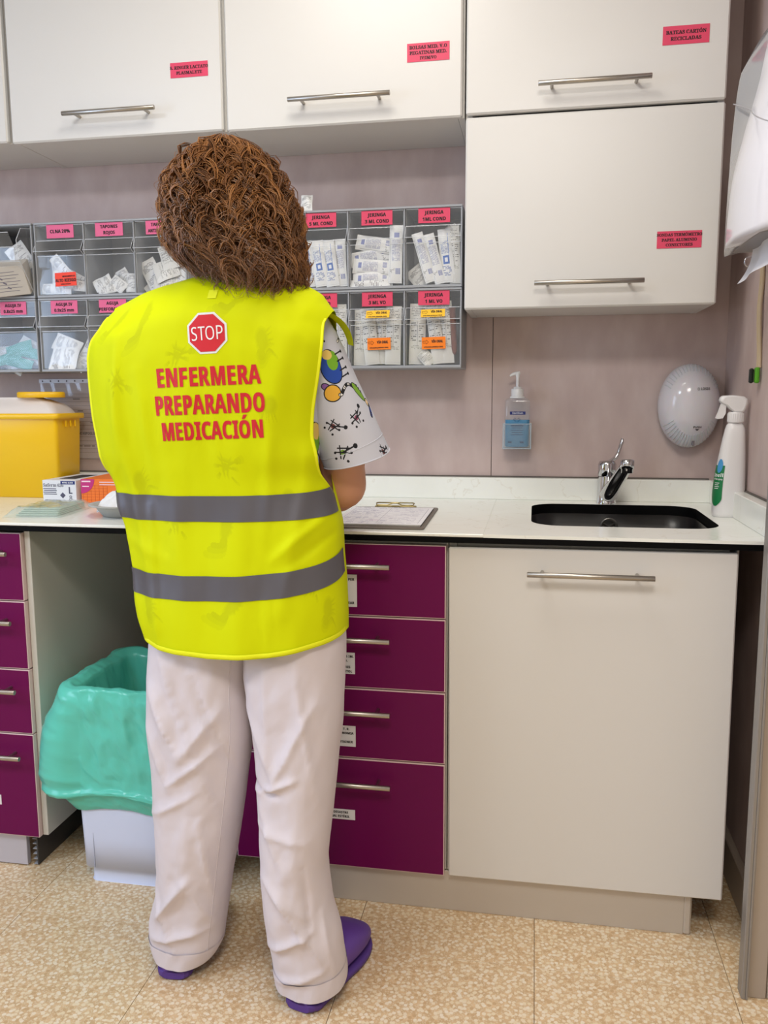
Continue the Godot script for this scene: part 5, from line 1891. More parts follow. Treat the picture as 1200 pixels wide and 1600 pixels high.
func build_bin() -> void:
	var t := thing("waste_bin", "white plastic waste bin in the kneehole below the worktop", "bin", Vector3(-0.765, 0, 0.51))
	var g := Geo.new()
	var rings := []
	for s in [[0.0, 0.010], [0.001, 0.012], [0.040, 0.012], [0.042, 0.0], [0.12, -0.002], [0.492, -0.012], [0.496, -0.010], [0.490, -0.006], [0.05, 0.012]]:
		var ring := PackedVector3Array()
		for p in round_rect(Vector2(-0.918 + s[1], 0.372 + s[1]), Vector2(-0.612 - s[1], 0.662 - s[1]), 0.022, 6):
			ring.append(Vector3(p.x, s[0], p.y))
		ring.reverse()
		rings.append(ring)
	g.loft(rings, true, true, true)
	var shell := part(t, "shell", g.done(), plain_mat(Color8(212, 220, 244), 0.4))
	g = Geo.new()
	g.box(Vector3(-0.885, 0.13, 0.6632), Vector3(0.0022, 0.175, 0.0024), 0.0005)
	part(shell, "panel_line", g.done(), plain_mat(Color8(168, 174, 196), 0.5))
	# green bag folded over the rim
	var noise := FastNoiseLite.new()
	noise.seed = 3
	noise.frequency = 0.02
	noise.fractal_octaves = 4
	noise.fractal_type = FastNoiseLite.FRACTAL_RIDGED
	var big := FastNoiseLite.new()
	big.seed = 8
	big.frequency = 0.012
	g = Geo.new()
	# height, outward offset, extra bulge at the left side, wrinkle
	var prof := [[0.08, -0.05, 0.0, 0.004], [0.20, -0.036, 0.0, 0.006], [0.40, -0.026, 0.0, 0.007], [0.498, -0.012, 0.0, 0.003], [0.512, 0.008, 0.0, 0.003], [0.508, 0.022, 0.004, 0.004], [0.48, 0.029, 0.016, 0.006], [0.42, 0.029, 0.042, 0.007], [0.35, 0.028, 0.066, 0.007], [0.29, 0.027, 0.068, 0.006], [0.262, 0.031, 0.058, 0.003], [0.252, 0.040, 0.055, 0.002], [0.244, 0.040, 0.050, 0.0015], [0.240, 0.030, 0.035, 0.0015], [0.232, 0.026, 0.024, 0.003], [0.212, 0.018, 0.008, 0.003], [0.196, 0.010, 0.002, 0.002], [0.193, 0.006, 0.0, 0.002]]
	var base := round_rect(Vector2(-0.930, 0.366), Vector2(-0.605, 0.660), 0.035, 6)
	var loop := []
	for j in base.size(): # finer along the straight sides
		var a := base[j]
		var b := base[(j + 1) % base.size()]
		var n := maxi(1, int(a.distance_to(b) / 0.0055))
		for i in n:
			loop.append(a.lerp(b, float(i) / n))
	var mid := Vector2(-0.7675, 0.513)
	var rows := []
	for i in prof.size() - 1:
		var steps := 9 if absf(prof[i + 1][0] - prof[i][0]) > 0.03 else 4
		for q in steps:
			var k := float(q) / steps
			rows.append([lerpf(prof[i][0], prof[i + 1][0], k), lerpf(prof[i][1], prof[i + 1][1], k), lerpf(prof[i][2], prof[i + 1][2], k), lerpf(prof[i][3], prof[i + 1][3], k), i + k])
	rings = []
	for row in rows:
		var ring := PackedVector3Array()
		for p: Vector2 in loop:
			var c := p.clamp(Vector2(-0.895, 0.401), Vector2(-0.640, 0.625))
			var nrm := (p - c).normalized()
			var leftness := maxf(0.0, -nrm.x)
			var w: float = row[3] * (1.7 * noise.get_noise_3d(p.x * 560.0 + row[0] * 160.0, row[4] * 16.0, p.y * 560.0) + 0.7 * big.get_noise_3d(p.x * 600.0, row[4] * 26.0, p.y * 600.0))
			var o: float = row[1] + row[2] * leftness + w
			var y: float = row[0] + (0.006 if row[4] < 8.0 else 0.0012) * big.get_noise_2d((p.x + p.y) * 900.0, row[4] * 9.0) + 0.010 * sin((p.x + 0.9) * 18.0) * smoothstep(7.0, 13.0, row[4])
			ring.append(Vector3(p.x + nrm.x * o, y, p.y + nrm.y * o))
		ring.reverse()
		rings.append(ring)
	g.loft(rings)
	var film := plain_mat(Color8(100, 216, 194), 0.22)
	film.backlight_enabled = true
	film.backlight = Color(0.55, 0.62, 0.58)
	film.cull_mode = BaseMaterial3D.CULL_DISABLED
	single("bin_liner", g.done(), film, "green plastic bag folded over the rim of the waste bin", "bin liner")


func build_counter_things() -> void:
	# sharps container
	var t := thing("sharps_container", "yellow sharps container with a white domed lid", "container", Vector3(-1.39, 0.9, 0.15))
	var g := Geo.new()
	var rings := []
	for s in [[0.900, 0.012], [0.903, 0.008], [1.12, 0.0], [1.139, 0.0]]:
		var ring := PackedVector3Array()
		for p in round_rect(Vector2(-1.52 + s[1], 0.065 + s[1]), Vector2(-1.205 - s[1], 0.20 - s[1]), 0.012, 4):
			ring.append(Vector3(p.x, s[0], p.y))
		ring.reverse()
		rings.append(ring)
	g.loft(rings, true, true, true)
	var yellow := plain_mat(Color8(246, 196, 2), 0.32)
	var tub := part(t, "tub", g.done(), yellow)
	g = Geo.new()
	rings = []
	for s in [[1.133, -0.008], [1.135, -0.011], [1.147, -0.011], [1.149, -0.008], [1.149, 0.004]]:
		var ring := PackedVector3Array()
		for p in round_rect(Vector2(-1.52 + s[1], 0.065 + s[1]), Vector2(-1.205 - s[1], 0.20 - s[1]), 0.016, 4):
			ring.append(Vector3(p.x, s[0], p.y))
		ring.reverse()
		rings.append(ring)
	g.loft(rings, true, true, true)
	for k in [0.11, 0.135, 0.16]:
		g.box(Vector3(-1.200, 1.118, k), Vector3(0.006, 0.020, 0.005), 0.002)
	part(tub, "rim", g.done(), yellow)
	g = Geo.new()
	rings = []
	for s in [[1.149, 0.006, 0.016], [1.160, 0.010, 0.02], [1.176, 0.022, 0.03], [1.189, 0.046, 0.045], [1.195, 0.066, 0.045], [1.196, 0.07, 0.02]]:
		var ring := PackedVector3Array()
		var z_in: float = minf(s[1], 0.045)
		for p in round_rect(Vector2(-1.52 + s[1] * 1.3, 0.065 + z_in), Vector2(-1.205 - s[1] * 1.3, 0.20 - z_in), minf(s[2], 0.021), 6):
			ring.append(Vector3(p.x, s[0], p.y))
		ring.reverse()
		rings.append(ring)
	g.loft(rings, true, false, true)
	part(t, "lid", g.done(), plain_mat(Color8(226, 216, 208), 0.35), "white domed lid")
	g = Geo.new()
	g.lathe([Vector2(0.072, 0.0), Vector2(0.074, 0.001), Vector2(0.074, 0.014), Vector2(0.070, 0.017), Vector2(0.0, 0.017)], 40, Transform3D(Basis(Vector3.RIGHT, 0.0).scaled(Vector3(1, 1, 0.62)), Vector3(-1.292, 1.195, 0.132)), true, false)
	part(t, "cap", g.done(), plain_mat(Color8(244, 190, 10), 0.4), "round yellow cap")
	# glove box
	var X := Transform3D(Basis(Vector3.UP, -0.02), Vector3(-1.146, 0.9325, 0.185))
	g = Geo.new()
	g.box(Vector3.ZERO, Vector3(0.104, 0.065, 0.225), 0.0008, X)
	var f := Geo.new()
	f.text(serif, "Saferm 626", 0.009, X * Transform3D(Basis(), Vector3(-0.018, 0.018, 0.1130)), 0.9)
	f.text(bold, "L", 0.019, X * Transform3D(Basis(), Vector3(0.034, 0.004, 0.1130)))
	f.text(regular, "8", 0.014, X * Transform3D(Basis(), Vector3(0.034, -0.018, 0.1130)))
	for k in 4:
		f.box(Vector3(-0.030 + 0.002 * (k % 2), 0.008 - k * 0.005, 0.1126), Vector3(0.040, 0.0022, 0.0006), 0.0, X)
	f.box(Vector3(0.010, -0.010, 0.1126), Vector3(0.012, 0.012, 0.0006), 0.0, X * Transform3D(Basis(), Vector3(0.010, -0.010, 0)) * Transform3D(Basis(Vector3.BACK, PI / 4), Vector3.ZERO) * Transform3D(Basis(), Vector3(-0.010, 0.010, 0)))
	for k in 16:
		f.box(Vector3(-0.046 + k * 0.0034, -0.026, 0.1126), Vector3(0.0012 + 0.0009 * (k % 3), 0.007, 0.0006), 0.0, X)
	t = thing("glove_box", "white cardboard box of gloves printed L and 8", "box", Vector3(-1.185, 0.9, 0.135))
	var gb := part(t, "carton", two(g, plain_mat(Color8(226, 226, 228), 0.5), f, plain_mat(Color8(78, 76, 96), 0.6)), null)
	g = Geo.new()
	g.box(Vector3(0.027, 0.026, 0.1128), Vector3(0.044, 0.009, 0.0006), 0.0, X)
	f = Geo.new()
	f.text(bold, "NITRIL GLOVE", 0.0042, X * Transform3D(Basis(), Vector3(0.027, 0.026, 0.1134)), 0.85)
	part(gb, "printed_bar", two(g, M.navy, f, M.white_ink), null, "navy bar with white print")
	g = Geo.new()
	g.box(Vector3(0.0, 0.0327, 0.01), Vector3(0.05, 0.0006, 0.12), 0.0, X)
	part(gb, "opening", g.done(), plain_mat(Color8(44, 42, 46), 0.8), "dark oval opening")
	# orange box
	X = Transform3D(Basis(Vector3.UP, 0.05), Vector3(-1.024, 0.9345, 0.19))
	t = thing("medicine_box", "orange and magenta printed box beside the white glove box", "box", Vector3(-1.055, 0.9, 0.125))
	g = Geo.new()
	g.box(Vector3.ZERO, Vector3(0.130, 0.0685, 0.20), 0.0008, X)
	f = Geo.new()
	for k in 7: # a net of thin darker lines
		f.box(Vector3(-0.06 + k * 0.012, -0.008, 0.1003), Vector3(0.0007, 0.05, 0.0004), 0.0, X)
		f.box(Vector3(-0.025, -0.032 + k * 0.008, 0.1003), Vector3(0.075, 0.0007, 0.0004), 0.0, X)
	gb = part(t, "carton", two(g, plain_mat(Color8(240, 122, 36), 0.5), f, plain_mat(Color8(206, 84, 20), 0.5)), null)
	g = Geo.new()
	var fan := PackedVector2Array([Vector2(-0.065, 0.034)])
	fan.append_array(arc(Vector2(-0.065, 0.034), 0.040, -PI / 2, 0.0, 10))
	g.prism(fan, 0.1004, 0.1008, X)
	f = Geo.new()
	f.box(Vector3(-0.049, 0.028, 0.1011), Vector3(0.026, 0.004, 0.0004), 0.0, X)
	f.box(Vector3(-0.051, 0.014, 0.1011), Vector3(0.020, 0.003, 0.0004), 0.0, X)
	f.box(Vector3(0.02, 0.026, 0.1006), Vector3(0.060, 0.0025, 0.0004), 0.0, X)
	f.box(Vector3(0.02, 0.019, 0.1006), Vector3(0.060, 0.0025, 0.0004), 0.0, X)
	part(gb, "printed_corner", two(g, plain_mat(Color8(196, 40, 120), 0.5), f, plain_mat(Color8(246, 214, 220), 0.6)), null, "magenta corner with pale print")
	# carton tray with white gauze in it
	t = thing("carton_tray", "grey pressed-carton tray at the front of the counter, half hidden by the nurse", "tray", Vector3(-0.855, 0.9, 0.50))
	g = Geo.new()
	rings = []
	for s in [[0.900, 0.050], [0.902, 0.058], [0.926, 0.076], [0.931, 0.079], [0.931, 0.092], [0.9285, 0.092], [0.9275, 0.078], [0.905, 0.056], [0.904, 0.040]]:
		var ring := PackedVector3Array()
		for j in 40:
			var a := TAU * j / 40.0
			ring.append(Vector3(-0.848 + cos(a) * s[1] * 0.98, s[0], 0.49 + sin(a) * s[1]))
		ring.reverse()
		rings.append(ring)
	g.loft(rings, true, true, true)
	part(t, "bowl", g.done(), plain_mat(Color8(176, 174, 168), 0.85))
	g = Geo.new()
	var crump := FastNoiseLite.new()
	crump.seed = 5
	crump.frequency = 0.02
	sheet(func(u, v):
		var a: float = u * TAU
		var rr = 0.072 * (1.0 - v)
		return Vector3(-0.858 + cos(a) * rr, 0.914 + 0.056 * pow(v, 0.6) + 0.018 * crump.get_noise_2d(cos(a) * rr * 900.0, sin(a) * rr * 900.0), 0.470 + sin(a) * rr), 40, 16, g)
	single("gauze", g.done(), plain_mat(Color8(236, 234, 232), 0.85), "crumpled white gauze lying in the grey carton tray", "gauze")
	# clear packet of gauze on the counter
	t = thing("clear_packet", "clear pale green plastic packet lying by the counter front", "packet", Vector3(-1.065, 0.9, 0.46))
	X = Transform3D(Basis(Vector3.UP, 0.12), Vector3(-1.072, 0.9, 0.462))
	g = Geo.new()
	for k in 4:
		g.box(Vector3(0.002 * k, 0.003 + k * 0.0042, -0.002 * k), Vector3(0.108 - 0.004 * k, 0.0036, 0.17 - 0.008 * k), 0.0015, X)
	part(t, "folded_gauze", g.done(), plain_mat(Color8(186, 200, 182), 0.6))
	g = Geo.new()
	sheet(func(u, v):
		var x: float = (u - 0.5) * 0.15
		var z: float = (0.5 - v) * 0.225
		var edge := minf(1.0, minf(0.5 - absf(u - 0.5), 0.5 - absf(v - 0.5)) * 7.0)
		return X * Vector3(x, 0.0012 + 0.0205 * edge + 0.004 * crump.get_noise_2d(x * 1500.0, z * 1100.0) * (0.2 + edge), z), 30, 40, g)
	var wrap := pane_mat(Color8(206, 226, 216), 0.30, 0.16)
	part(t, "wrapper", g.done(), wrap, "clear plastic wrapper")
	g = Geo.new()
	for k in 6:
		g.box(Vector3(-0.02 + 0.016 * sin(k * 2.3), 0.0195, -0.05 + k * 0.018), Vector3(0.05 + 0.02 * (k % 2), 0.0008, 0.008), 0.0, X)
	part(t, "print", g.done(), plain_mat(Color8(124, 138, 96), 0.6))
	# clipboard with a form
	t = thing("clipboard", "clipboard with a filled-in form on the counter beside the nurse's elbow", "clipboard", Vector3(-0.19, 0.9, 0.43))
	X = Transform3D(Basis(Vector3.UP, 0.02), Vector3(-0.190, 0.9, 0.440))
	g = Geo.new()
	g.prism(round_rect(Vector2(-0.112, -0.178), Vector2(0.112, 0.178), 0.010, 4), 0.0005, 0.0035, X * Transform3D(Basis(Vector3.RIGHT, -PI / 2), Vector3.ZERO))
	part(t, "board", g.done(), plain_mat(Color8(112, 104, 96), 0.5))
	g = Geo.new()
	g.box(Vector3(-0.003, 0.0052, 0.002), Vector3(0.208, 0.0028, 0.296), 0.0004, X)
	g.box(Vector3(0.0, 0.0068, 0.004), Vector3(0.206, 0.0006, 0.294), 0.0, X)
	part(t, "paper_stack", g.done(), M.paper)
	var form := Image.create(512, 720, false, Image.FORMAT_RGB8)
	form.fill(Color8(240, 238, 243))
	var ink := Color8(140, 136, 156)
	for k in 8:
		form.fill_rect(Rect2i(24, 60 + k * 80, 464, 2), ink)
		scribble(form, Rect2i(34, 72 + k * 80, 190, 56), 14, Color8(150, 146, 176), 0.45)
		scribble(form, Rect2i(260, 72 + k * 80, 200, 56), 14, Color8(172, 168, 190), 0.4)
	for x in [24, 250, 486]:
		form.fill_rect(Rect2i(x, 60, 2, 600), ink)
	form.fill_rect(Rect2i(180, 560, 70, 5), Color8(196, 90, 170))
	scribble(form, Rect2i(40, 14, 330, 36), 16, Color8(90, 88, 110), 0.7)
	g = Geo.new()
	g.uv_quad(X * Vector3(-0.106, 0.0074, 0.151), X * Vector3(0.103, 0.0074, 0.151), X * Vector3(0.103, 0.0074, -0.143), X * Vector3(-0.106, 0.0074, -0.143))
	part(t, "form", g.done(), image_mat(form, 0.7), "printed form with handwriting")
	g = Geo.new()
	var wire := []
	for p in [Vector2(-0.048, -0.150), Vector2(-0.050, -0.160), Vector2(-0.045, -0.168), Vector2(0.045, -0.168), Vector2(0.050, -0.160), Vector2(0.048, -0.150), Vector2(0.020, -0.148), Vector2(0.006, -0.158), Vector2(-0.006, -0.158), Vector2(-0.020, -0.148), Vector2(-0.048, -0.150)]:
		wire.append(X * Vector3(p.x, 0.012 + (0.004 if p.y < -0.155 else 0.0), p.y))
	g.tube(wire, 0.0016, 8)
	g.box(Vector3(0, 0.0060, -0.166), Vector3(0.11, 0.006, 0.014), 0.002, X)
	part(t, "clip", g.done(), plain_mat(Color8(176, 160, 110), 0.3, 0.9), "brass-coloured wire clip")
	# spray bottle
	t = thing("spray_bottle", "white trigger spray bottle with a green label in the corner", "bottle", Vector3(0.632, 0.9, 0.29))
	g = Geo.new()
	rings = []
	for s in [[0.0, 0.032, 0.0], [0.003, 0.0355, 0.0], [0.012, 0.0365, 0.0], [0.06, 0.0365, 0.0005], [0.10, 0.0345, 0.0015], [0.15, 0.030, 0.004], [0.19, 0.0255, 0.006], [0.212, 0.0225, 0.0075], [0.222, 0.0195, 0.0075], [0.228, 0.015, 0.0075], [0.230, 0.013, 0.0075]]:
		var ring := PackedVector3Array()
		for j in 36:
			var a := -TAU * j / 36.0
			var c := cos(a)
			var sn := sin(a)
			ring.append(Vector3(0.632 + s[2] + signf(c) * pow(absf(c), 0.7) * s[1], 0.9 + s[0], 0.29 + signf(sn) * pow(absf(sn), 0.8) * s[1] * 0.75))
		rings.append(ring)
	g.loft(rings, true, true, true)
	var white := plain_mat(Color8(230, 228, 228), 0.3)
	var bt := part(t, "bottle", g.done(), white)
	# label wraps the left front
	g = Geo.new()
	var f_lab := func(u: float, v: float, lift: float) -> Vector3:
		var y := 0.028 + v * 0.098
		var rr := table([[0.0, 0.0365], [0.06, 0.0368], [0.10, 0.0347], [0.15, 0.0302]], y) + lift
		var ox := table([[0.0, 0.0], [0.06, 0.0005], [0.10, 0.0015], [0.15, 0.004]], y)
		var a := lerpf(PI * 1.02, PI * 0.64, u)
		var c := cos(a)
		var sn := sin(a)
		return Vector3(0.632 + ox + signf(c) * pow(absf(c), 0.7) * rr, 0.9 + y, 0.29 + signf(sn) * pow(absf(sn), 0.8) * rr * 0.75 + 0.0004)
	sheet(func(u, v):
		var round_off: float = 1.0 - 0.75 * pow(maxf(0.0, 0.2 - v) / 0.2, 2.0)
		return f_lab.call(0.5 + (u - 0.5) * round_off, v, 0.0008), 16, 24, g)
	part(bt, "label", g.done(), plain_mat(Color8(12, 120, 66), 0.4), "green label")
	g = Geo.new()
	sheet(func(u, v):
		var a: float = u * TAU
		return f_lab.call(0.60 + 0.26 * v * cos(a), 0.99 + 0.17 * v * sin(a), 0.0016), 20, 3, g)
	part(bt, "badge", g.done(), plain_mat(Color8(70, 150, 206), 0.4), "pale blue oval badge")
	g = Geo.new()
	for k in [[0.76, 0.085, "Inell", 3.3], [0.665, 0.045, "surface spray", 2.0]]:
		g.text(bold, k[2], k[1], Transform3D(Basis(), Vector3(0.56, k[0], 0.0014)), k[3], func(p): return f_lab.call(p.x, p.y, p.z))
	for k in 4:
		sheet(func(u, v): return f_lab.call(0.35 + u * (0.42 - 0.06 * (k % 2)), 0.56 - k * 0.045 + v * 0.016, 0.0014), 6, 1, g)
	part(bt, "label_print", g.done(), M.white_ink, "white print on the label")
	g = Geo.new()
	var nk := Transform3D(Basis(), Vector3(0.6395, 1.129, 0.29))
	var ribs := []
	for j in 2:
		ribs.append(Vector2(0.0175 if j == 0 else 0.0168, j * 0.024))
	g.lathe([Vector2(0.0178, 0.0), Vector2(0.0182, 0.002), Vector2(0.0178, 0.022), Vector2(0.0165, 0.025)], 36, nk)
	for j in 24:
		var a := TAU * j / 24.0
		g.box(Vector3(cos(a) * 0.0181, 0.012, sin(a) * 0.0181), Vector3(0.0014, 0.019, 0.0014), 0.0, nk)
	part(t, "collar", g.done(), white)
	g = Geo.new() # spray head: a rounded wedge, nose to the left
	var head := PackedVector2Array([Vector2(-0.006, 0.024), Vector2(0.016, 0.024), Vector2(0.020, 0.030), Vector2(0.025, 0.046), Vector2(0.024, 0.056), Vector2(0.015, 0.062), Vector2(-0.010, 0.065), Vector2(-0.032, 0.064), Vector2(-0.037, 0.060), Vector2(-0.0395, 0.053), Vector2(-0.036, 0.047), Vector2(-0.026, 0.042), Vector2(-0.017, 0.033)])
	var hd_rings := []
	for s in [[-0.013, 0.80], [-0.0115, 0.93], [-0.008, 1.0], [0.008, 1.0], [0.0115, 0.93], [0.013, 0.80]]:
		var ring := PackedVector3Array()
		for p in head:
			var q = (p - Vector2(-0.004, 0.044)) * s[1] + Vector2(-0.004, 0.044)
			ring.append(nk * Vector3(q.x, q.y, s[0]))
		hd_rings.append(ring)
	g.loft(hd_rings, true, true, true)
	part(t, "spray_head", g.done(), white)
	g = Geo.new()
	g.prism(PackedVector2Array([Vector2(-0.034, 0.046), Vector2(-0.040, 0.026), Vector2(-0.046, 0.010), Vector2(-0.042, 0.008), Vector2(-0.030, 0.010), Vector2(-0.024, 0.022), Vector2(-0.024, 0.042)]), -0.006, 0.006, nk)
	part(t, "trigger", g.done(), white)


func build_wall_things() -> void:
	# plastic pocket with papers
	var t := thing("document_pocket", "clear punched plastic pocket with a typed sheet taped to the wall", "document", Vector3(-1.24, 1.12, 0.004))
	var g := Geo.new()
	var sheet_im := Image.create(512, 720, false, Image.FORMAT_RGB8)
	sheet_im.fill(Color8(206, 190, 182))
	for k in 16:
		var y := 60 + k * 40
		sheet_im.fill_rect(Rect2i(10, y, 490, 3), Color8(120, 104, 98))
		if k % 3 == 1:
			scribble(sheet_im, Rect2i(20, y + 10, 440, 22), 18, Color8(96, 84, 82), 0.5)
	sheet_im.fill_rect(Rect2i(60, 448, 400, 30), Color8(206, 190, 182))
	g.uv_quad(Vector3(-1.360, 1.005, 0.004), Vector3(-1.135, 1.005, 0.004), Vector3(-1.135, 1.225, 0.004), Vector3(-1.360, 1.225, 0.004))
	var f := Geo.new()
	f.text(bold, "O DE HIPOGLUC", 0.008, Transform3D(Basis(), Vector3(-1.225, 1.083, 0.0052)), 0.85)
	var sm := image_mat(sheet_im, 0.8)
	part(t, "typed_sheet", two(g, sm, f, M.ink), null)
	g = Geo.new()
	sheet(func(u, v): return Vector3(lerpf(-1.372, -1.130, u), lerpf(1.000, 1.252, v), 0.009 + 0.003 * sin(u * 17.0 + v * 5.0) * sin(v * 9.0)), 30, 30, g)
	part(t, "pocket", g.done(), pane_mat(Color8(225, 225, 232), 0.16, 0.12), "clear plastic pocket")
	g = Geo.new()
	g.box(Vector3(-1.251, 1.246, 0.0125), Vector3(0.242, 0.012, 0.0008), 0.0)
	f = Geo.new()
	for k in 9:
		f.lathe([Vector2(0.0026, 0.0), Vector2(0.0, 0.0002)], 10, Transform3D(Basis(Vector3.RIGHT, PI / 2), Vector3(-1.360 + k * 0.0275, 1.246, 0.0131)), false, false)
	part(t, "punched_strip", two(g, pane_mat(Color8(225, 220, 222), 0.6, 0.25), f, plain_mat(Color8(70, 60, 62), 0.8)), null, "strip with punched holes")
	# hand gel in its wall bracket
	t = thing("gel_bottle", "pump bottle of blue hand gel hung on the wall beside the tap", "bottle", Vector3(0.115, 1.05, 0.045))
	g = Geo.new()
	var rings := []
	var section := func(y: float, w: float, d: float, r: float) -> PackedVector3Array:
		var ring := PackedVector3Array()
		for p in round_rect(Vector2(-w, -d), Vector2(w, d), r, 5):
			ring.append(Vector3(0.1155 + p.x, y, 0.045 + p.y))
		ring.reverse()
		return ring
	for s in [[1.053, 0.030, 0.016, 0.010], [1.056, 0.0335, 0.0195, 0.010], [1.128, 0.0335, 0.0195, 0.010]]:
		rings.append(section.call(s[0], s[1], s[2], s[3]))
	g.loft(rings, true, true, true)
	part(t, "gel", g.done(), plain_mat(Color8(0, 128, 176), 0.3), "blue gel")
	g = Geo.new()
	rings = []
	for s in [[1.051, 0.032, 0.018, 0.011], [1.054, 0.0352, 0.0212, 0.011], [1.178, 0.0352, 0.0212, 0.011], [1.186, 0.031, 0.019, 0.012], [1.190, 0.022, 0.016, 0.012], [1.193, 0.014, 0.013, 0.0125]]:
		rings.append(section.call(s[0], s[1], s[2], s[3]))
	g.loft(rings, true, false, false)
	part(t, "bottle", g.done(), pane_mat(Color8(206, 222, 230), 0.07, 0.10), "clear plastic bottle")
	g = Geo.new()
	g.box(Vector3(0.1165, 1.147, 0.0668), Vector3(0.043, 0.0085, 0.0006), 0.0)
	f = Geo.new()
	f.text(regular, "Sterillium", 0.0050, Transform3D(Basis(), Vector3(0.1165, 1.147, 0.0674)), 1.0)
	var lab := part(t, "label", two(g, M.navy, f, M.white_ink), null, "navy label with white print")
	g = Geo.new()
	for k in 5:
		g.box(Vector3(0.1155, 1.112 - k * 0.0062, 0.0668), Vector3(0.034 - 0.004 * (k % 2), 0.0014 if k else 0.003, 0.0005), 0.0)
	g.box(Vector3(0.096, 1.066, 0.0668), Vector3(0.010, 0.005, 0.0005), 0.0)
	g.box(Vector3(0.129, 1.066, 0.0668), Vector3(0.010, 0.005, 0.0005), 0.0)
	for s in [-1.0, 1.0]:
		g.tube([Vector3(0.1145 + s * 0.003, 1.123, 0.0672), Vector3(0.1145 + s * 0.009, 1.130, 0.0672), Vector3(0.1145 + s * 0.006, 1.134, 0.0672), Vector3(0.1145 + s * 0.002, 1.130, 0.0672)], 0.0007, 5)
	part(lab, "print", g.done(), plain_mat(Color8(20, 70, 110), 0.6))
	g = Geo.new()
	var nk := Transform3D(Basis(), Vector3(0.1145, 1.188, 0.045))
	g.lathe([Vector2(0.0205, 0.0), Vector2(0.0215, 0.002), Vector2(0.0195, 0.0045), Vector2(0.0175, 0.006), Vector2(0.0172, 0.024), Vector2(0.0165, 0.026), Vector2(0.011, 0.0265), Vector2(0.011, 0.031), Vector2(0.006, 0.032)], 30, nk)
	part(t, "collar", g.done(), M.white_plastic)
	g = Geo.new()
	g.lathe([Vector2(0.0042, 0.031), Vector2(0.0044, 0.055), Vector2(0.0062, 0.066), Vector2(0.0068, 0.071), Vector2(0.0, 0.073)], 18, nk, false, false)
	g.tube([nk * Vector3(0.006, 0.0700, 0), nk * Vector3(-0.004, 0.0685, 0.0), nk * Vector3(-0.014, 0.066, 0.001), nk * Vector3(-0.0215, 0.0615, 0.002)], [0.0046, 0.0050, 0.0042, 0.0028], 10)
	part(t, "pump", g.done(), M.white_plastic)
	t = thing("gel_bracket", "clear plastic wall bracket that carries the blue hand gel", "bracket", Vector3(0.1155, 1.048, 0.03))
	g = Geo.new()
	for b in [[Vector3(0.1155, 1.083, 0.0695), Vector3(0.078, 0.068, 0.002)], [Vector3(0.0775, 1.083, 0.036), Vector3(0.002, 0.068, 0.068)], [Vector3(0.1535, 1.083, 0.036), Vector3(0.002, 0.068, 0.068)]]:
		g.box(b[0], b[1], 0.0)
	part(t, "cradle", g.done(), pane_mat(Color8(210, 225, 232), 0.03, 0.05))
	g = Geo.new()
	g.box(Vector3(0.1155, 1.117, 0.0697), Vector3(0.080, 0.0024, 0.003), 0.0005)
	g.box(Vector3(0.0775, 1.083, 0.0697), Vector3(0.003, 0.068, 0.003), 0.0005)
	g.box(Vector3(0.1535, 1.083, 0.0697), Vector3(0.003, 0.068, 0.003), 0.0005)
	g.box(Vector3(0.1155, 1.0485, 0.037), Vector3(0.079, 0.003, 0.068), 0.0008)
	part(t, "edges", g.done(), pane_mat(Color8(190, 205, 215), 0.5, 0.15))
	g = Geo.new()
	g.box(Vector3(0.1155, 1.083, 0.0025), Vector3(0.078, 0.07, 0.004), 0.0008)
	part(t, "back_plate", g.done(), M.white_plastic)
	# soap dispenser: an egg-shaped clouded shell
	t = thing("soap_dispenser", "egg-shaped clouded grey soap dispenser on the wall by the corner", "dispenser", Vector3(0.575, 1.05, 0.02))
	var c := Vector3(0.576, 1.168, 0.012)
	var shell := func(u: float, v: float, off: float) -> Vector3: # u round, v from the rim to the middle
		var a := u * TAU
		var k := cos(v * PI / 2)
		var sn := sin(a)
		var rx := 0.080
		var ry := 0.111 if sn > 0 else 0.116
		var z := (0.090 + off) * pow(sin(v * PI / 2), 0.75)
		return c + Vector3(cos(a) * (rx + off) * k, sn * (ry + off) * k, z + 0.006)
	g = Geo.new()
	sheet(func(u, v): return shell.call(u, v, 0.0), 64, 24, g)
	var cloud := plain_mat(Color8(218, 214, 218), 0.14)
	cloud.subsurf_scatter_enabled = true
	cloud.subsurf_scatter_strength = 0.3
	var body_ := part(t, "shell", g.done(), cloud)
	g = Geo.new()
	for k in 54: # fine ribs round the top and the bottom
		var u := (k + 0.5) / 54.0
		var sn := sin(u * TAU)
		if absf(sn) < 0.45:
			continue
		var line := []
		for i in 7:
			line.append(shell.call(u, lerpf(0.13, 0.52 if sn < 0 else 0.40, i / 6.0), 0.0002))
		g.tube(line, 0.0012, 5)
	part(body_, "ribs", g.done(), cloud)
	g = Geo.new()
	g.lathe([Vector2(0.070, 0.0), Vector2(0.072, 0.002), Vector2(0.072, 0.014)], 40, Transform3D(Basis(Vector3.RIGHT, PI / 2).scaled_local(Vector3(1.0, 1.0, 1.40)), Vector3(0.576, 1.166, 0.001)))
	part(t, "back_plate", g.done(), plain_mat(Color8(176, 172, 176), 0.4))
	g = Geo.new()
	var bend := func(p: Vector3) -> Vector3:
		var q := Vector2((p.x - c.x) / 0.080, (p.y - c.y) / (0.111 if p.y > c.y else 0.116))
		var k := clampf(q.length(), 0.0, 0.999)
		return Vector3(p.x, p.y, c.z + 0.006 + 0.090 * pow(sin(acos(k)), 0.75) + p.z)
	g.text(bold, "() LOSDI", 0.0064, Transform3D(Basis(), Vector3(0.600, 1.211, 0.0010)), 0.95, bend)
	g.text(bold, "PUSH", 0.0056, Transform3D(Basis(), Vector3(0.588, 1.110, 0.0010)), 1.1, bend)
